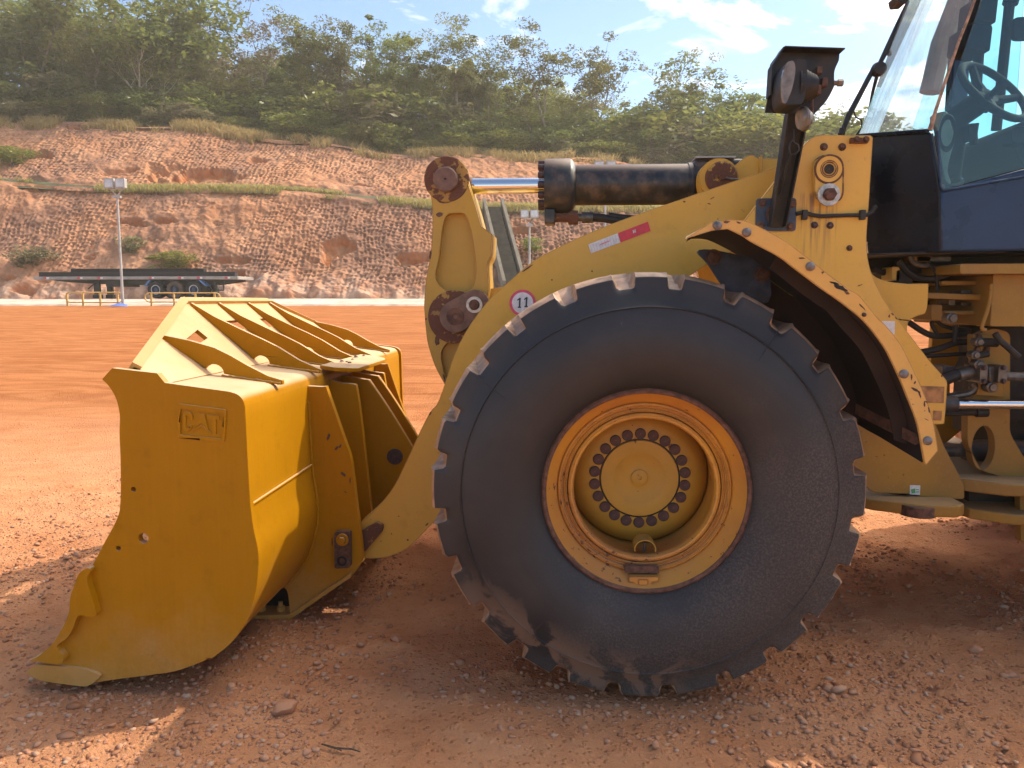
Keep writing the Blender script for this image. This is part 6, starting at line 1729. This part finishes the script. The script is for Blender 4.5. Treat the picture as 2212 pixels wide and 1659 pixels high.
# lower hitch of the rear frame
s_ = MB(); x0, x1 = at('E', 815, 1160, 3.8).x, at('E', 1500, 1300, 3.8).x
zt2 = at('E', 1000, 1265, 3.75).z
hp2 = [(x0, 4.2), (x0 + .05, 3.86), (x0 + .22, 3.75), (x1, 3.72), (x1, CY + .8), (x0, CY + .8)]
s_.prism(hp2, 0, .06, xf=lambda p: (p[0], p[2], zt2 - p[1])); obj('hitch_plate', s_, 'yellow2', rear, bevel=.008)
zt3 = at('E', 1000, 1425, 3.75).z
s_ = MB(); s_.prism([(q[0] + .05, q[1]) for q in hp2], 0, .05, xf=lambda p: (p[0], p[2], zt3 - p[1])); obj('hitch_plate', s_, 'yellow2', rear, bevel=.008)
plate('hitch_web', 'E', [(870, 1270), (1400, 1330), (1400, 1480), (880, 1420)], 4.0, .9, 'dark', rear)
plate('hitch_guard', 'E', [(1140, 1320), (1400, 1330), (1400, 1640), (1145, 1560)], 3.85, .05, 'yellow2', rear)
# the rear body of the machine, beyond the right edge of the picture
s_ = MB(); s_.prism(rnd([(xr + .20, .75), (xr + 2.6, .80), (xr + 2.75, 1.1), (xr + 2.7, 2.25), (xr + .20, 2.35)], .08), 3.82, 2 * CY - 3.82); obj('engine_hood', s_, 'yellow', loader, bevel=.02)
# front axle and belly of the front frame
s_ = MB(); s_.tube([(WH.x, 3.30, WH.z), (WH.x, 2 * CY - 3.30, WH.z)], [.26, .26], 28); obj('axle', s_, 'hub', loader)
s_ = MB(); s_.prism(rnd([(WH.x - .55, .55), (WH.x + 1.0, .50), (WH.x + 1.0, 1.2), (WH.x + .4, 1.55), (WH.x - .45, 1.25)], .06), 3.92, 2 * CY - 3.92); obj('belly_frame', s_, 'yellow2', loader, bevel=.01)

# ---------------------------------------------------------------- knocks in the paint, each with its own shape
def chip(reg, cx, cy, rx, ry, Y, parent, mat='rust', tilt=0, seed=1, th=.0012):
    r_ = random.Random(seed * 31 + int(cx)); pts = []
    n = 13; ca, sa = math.cos(tilt), math.sin(tilt)
    for i in range(n):
        t = 2 * math.pi * i / n; k = r_.uniform(.62, 1.1)
        x, y = rx * k * math.cos(t), ry * k * math.sin(t)
        pts.append((cx + x * ca - y * sa, cy + x * sa + y * ca))
    s = MB(); s.prism([q[:2] for q in xz(reg, pts, Y)], Y - th, Y + .0004); return obj('paint_chip', s, mat, parent, smooth=0)
hp0 = [o for o in bucket.children if o.name.split('.')[0] == 'hinge_plate'][0]
for a in ((168, 752, 8, 20, .3), (208, 805, 16, 8, -.9), (225, 795, 5, 14, .4), (240, 930, 18, 8, .7), (272, 960, 4, 16, 0), (250, 1015, 9, 3, .6), (186, 1255, 4, 26, 0)):
    chip('J', *a[:4], 3.76, hp0, 'darkbolt' if a[2] > 4 else 'rust', a[4])
for a in ((2030, 712, 40, 12, .5), (2002, 690, 26, 6, .2), (2060, 735, 16, 10, .6), (1505, 408, 16, 7, 0), (1560, 412, 12, 5, .3), (1850, 575, 20, 4, 0), (1948, 640, 8, 4, 0), (2130, 800, 22, 3, .8)):
    chip('C', *a[:4], YFN, fender, 'dark' if a[2] > 20 else 'rust', a[4])
for a in ((578, 710, 5, 20, 0), (600, 778, 26, 7, .5), (620, 800, 6, 22, -.3), (645, 850, 5, 16, 0), (668, 880, 4, 20, -.2), (595, 740, 5, 10, .4), (655, 930, 12, 2, .5)):
    chip('E', *a[:4], YFN, fender, 'darkbolt', a[4])
for a in ((480, 385, 12, 5, .6), (462, 395, 5, 9, .2), (498, 405, 10, 4, .9), (310, 235, 16, 3, -.4), (520, 412, 8, 3, .8), (735, 705, 5, 7, 0)):
    chip('E', *a[:4], YT, tower, 'rust', a[4])
for a in ((1440, 298, 14, 3, -.5), (1425, 325, 10, 3, .3), (1310, 315, 8, 4, 0), (700, 675, 4, 4, 0), (885, 635, 4, 4, 0), (590, 620, 34, 4, -.62)):
    chip('C', *a[:4], YA, arm, 'rust', a[4])
for a in ((655, 640, 10, 5, -1), (548, 1245, 6, 5, 0), (420, 1250, 4, 3, 0), (470, 1215, 3, 4, 0), (640, 1170, 12, 4, -.8), (505, 1130, 4, 3, 0)):
    chip('J', *a[:4], YA, arm, 'rust', a[4])
for a in ((182, 375, 20, 14, 0), (172, 955, 12, 26, 0), (205, 1130, 6, 22, -.3), (140, 560, 5, 24, .1), (200, 300, 36, 22, .2), (240, 250, 20, 14, 0), (262, 180, 14, 8, .5)):
    chip('C', *a[:4], YL, lever, 'rust' if a[3] > 12 else 'darkbolt', a[4])
# weld beads of the frame and the bucket
def weld(name, pts, r, mat, parent):
    o_ = []
    for a, b in zip(pts, pts[1:]):
        n = max(2, int((Vector(b) - Vector(a)).length / .012))
        o_ += [Vector(a).lerp(Vector(b), k / n) + Vector((random.uniform(-1, 1), 0, random.uniform(-1, 1))) * r * .2 for k in range(n)]
    o_.append(Vector(pts[-1])); s = MB(); s.tube(o_, [r * random.uniform(.8, 1.2) for _ in o_], 8); return obj(name, s, mat, parent)
for y in (3.38, 3.93, 4.26, 4.67, 5.02, 5.56):
    weld('weld_bead', [(-1.52, y - .014, top_z(-1.52) + .003), (-1.25, y - .014, top_z(-1.25) + .003)], .006, 'bucket', bucket)
mid_ = [(p[0] + .004, 3.756, p[1]) for p in shell_prof[i1 + 2:i0 - 2:3]]
weld('weld_bead', mid_, .008, 'bucket', bucket)
# clods of dark muck on the cap plate
for (px, py, r) in ((240, 392, .009), (256, 394, .007), (270, 398, .010), (312, 408, .007), (372, 446, .011), (404, 470, .008)):
    p = at('J', px, py, 4.35); k = MB(); p = Vector((-1.19 + random.uniform(-.06, .05), 4.2 + (px - 240) / 164 * .55, capz + .016 + .002))
    k.add([tuple(p + Vector(q) * r) for q in ((-1.4, 0, -.3), (.2, -1.2, -.3), (1.5, .2, -.3), (.1, 1.3, -.3), (-.4, -.2, .7), (.6, .3, .5))], [(0, 1, 4), (1, 5, 4), (1, 2, 5), (2, 3, 5), (3, 4, 5), (3, 0, 4), (0, 3, 2, 1)])
    obj('muck', k, 'dark', bucket)

# ------------------------------------------------------------------ dusty air
hzm = bpy.data.materials.new('dusty_air'); hzm.use_nodes = True
nt = hzm.node_tree; nt.nodes.clear()
ou = nt.nodes.new('ShaderNodeOutputMaterial'); pv_ = nt.nodes.new('ShaderNodeVolumePrincipled')
pv_.inputs['Color'].default_value = (0.93, 0.84, 0.68, 1); pv_.inputs['Density'].default_value = 0.0011; pv_.inputs['Anisotropy'].default_value = 0.25
nt.links.new(pv_.outputs[0], ou.inputs['Volume'])
s_ = MB(); s_.box(-262, 262, -61, 151, -1.2, 40)
hz_o = obj('haze', s_, hzm, smooth=0); hz_o['kind'] = 'stuff'; hz_o['label'] = 'thin dusty haze in the air over the yard'; hz_o['category'] = 'haze'
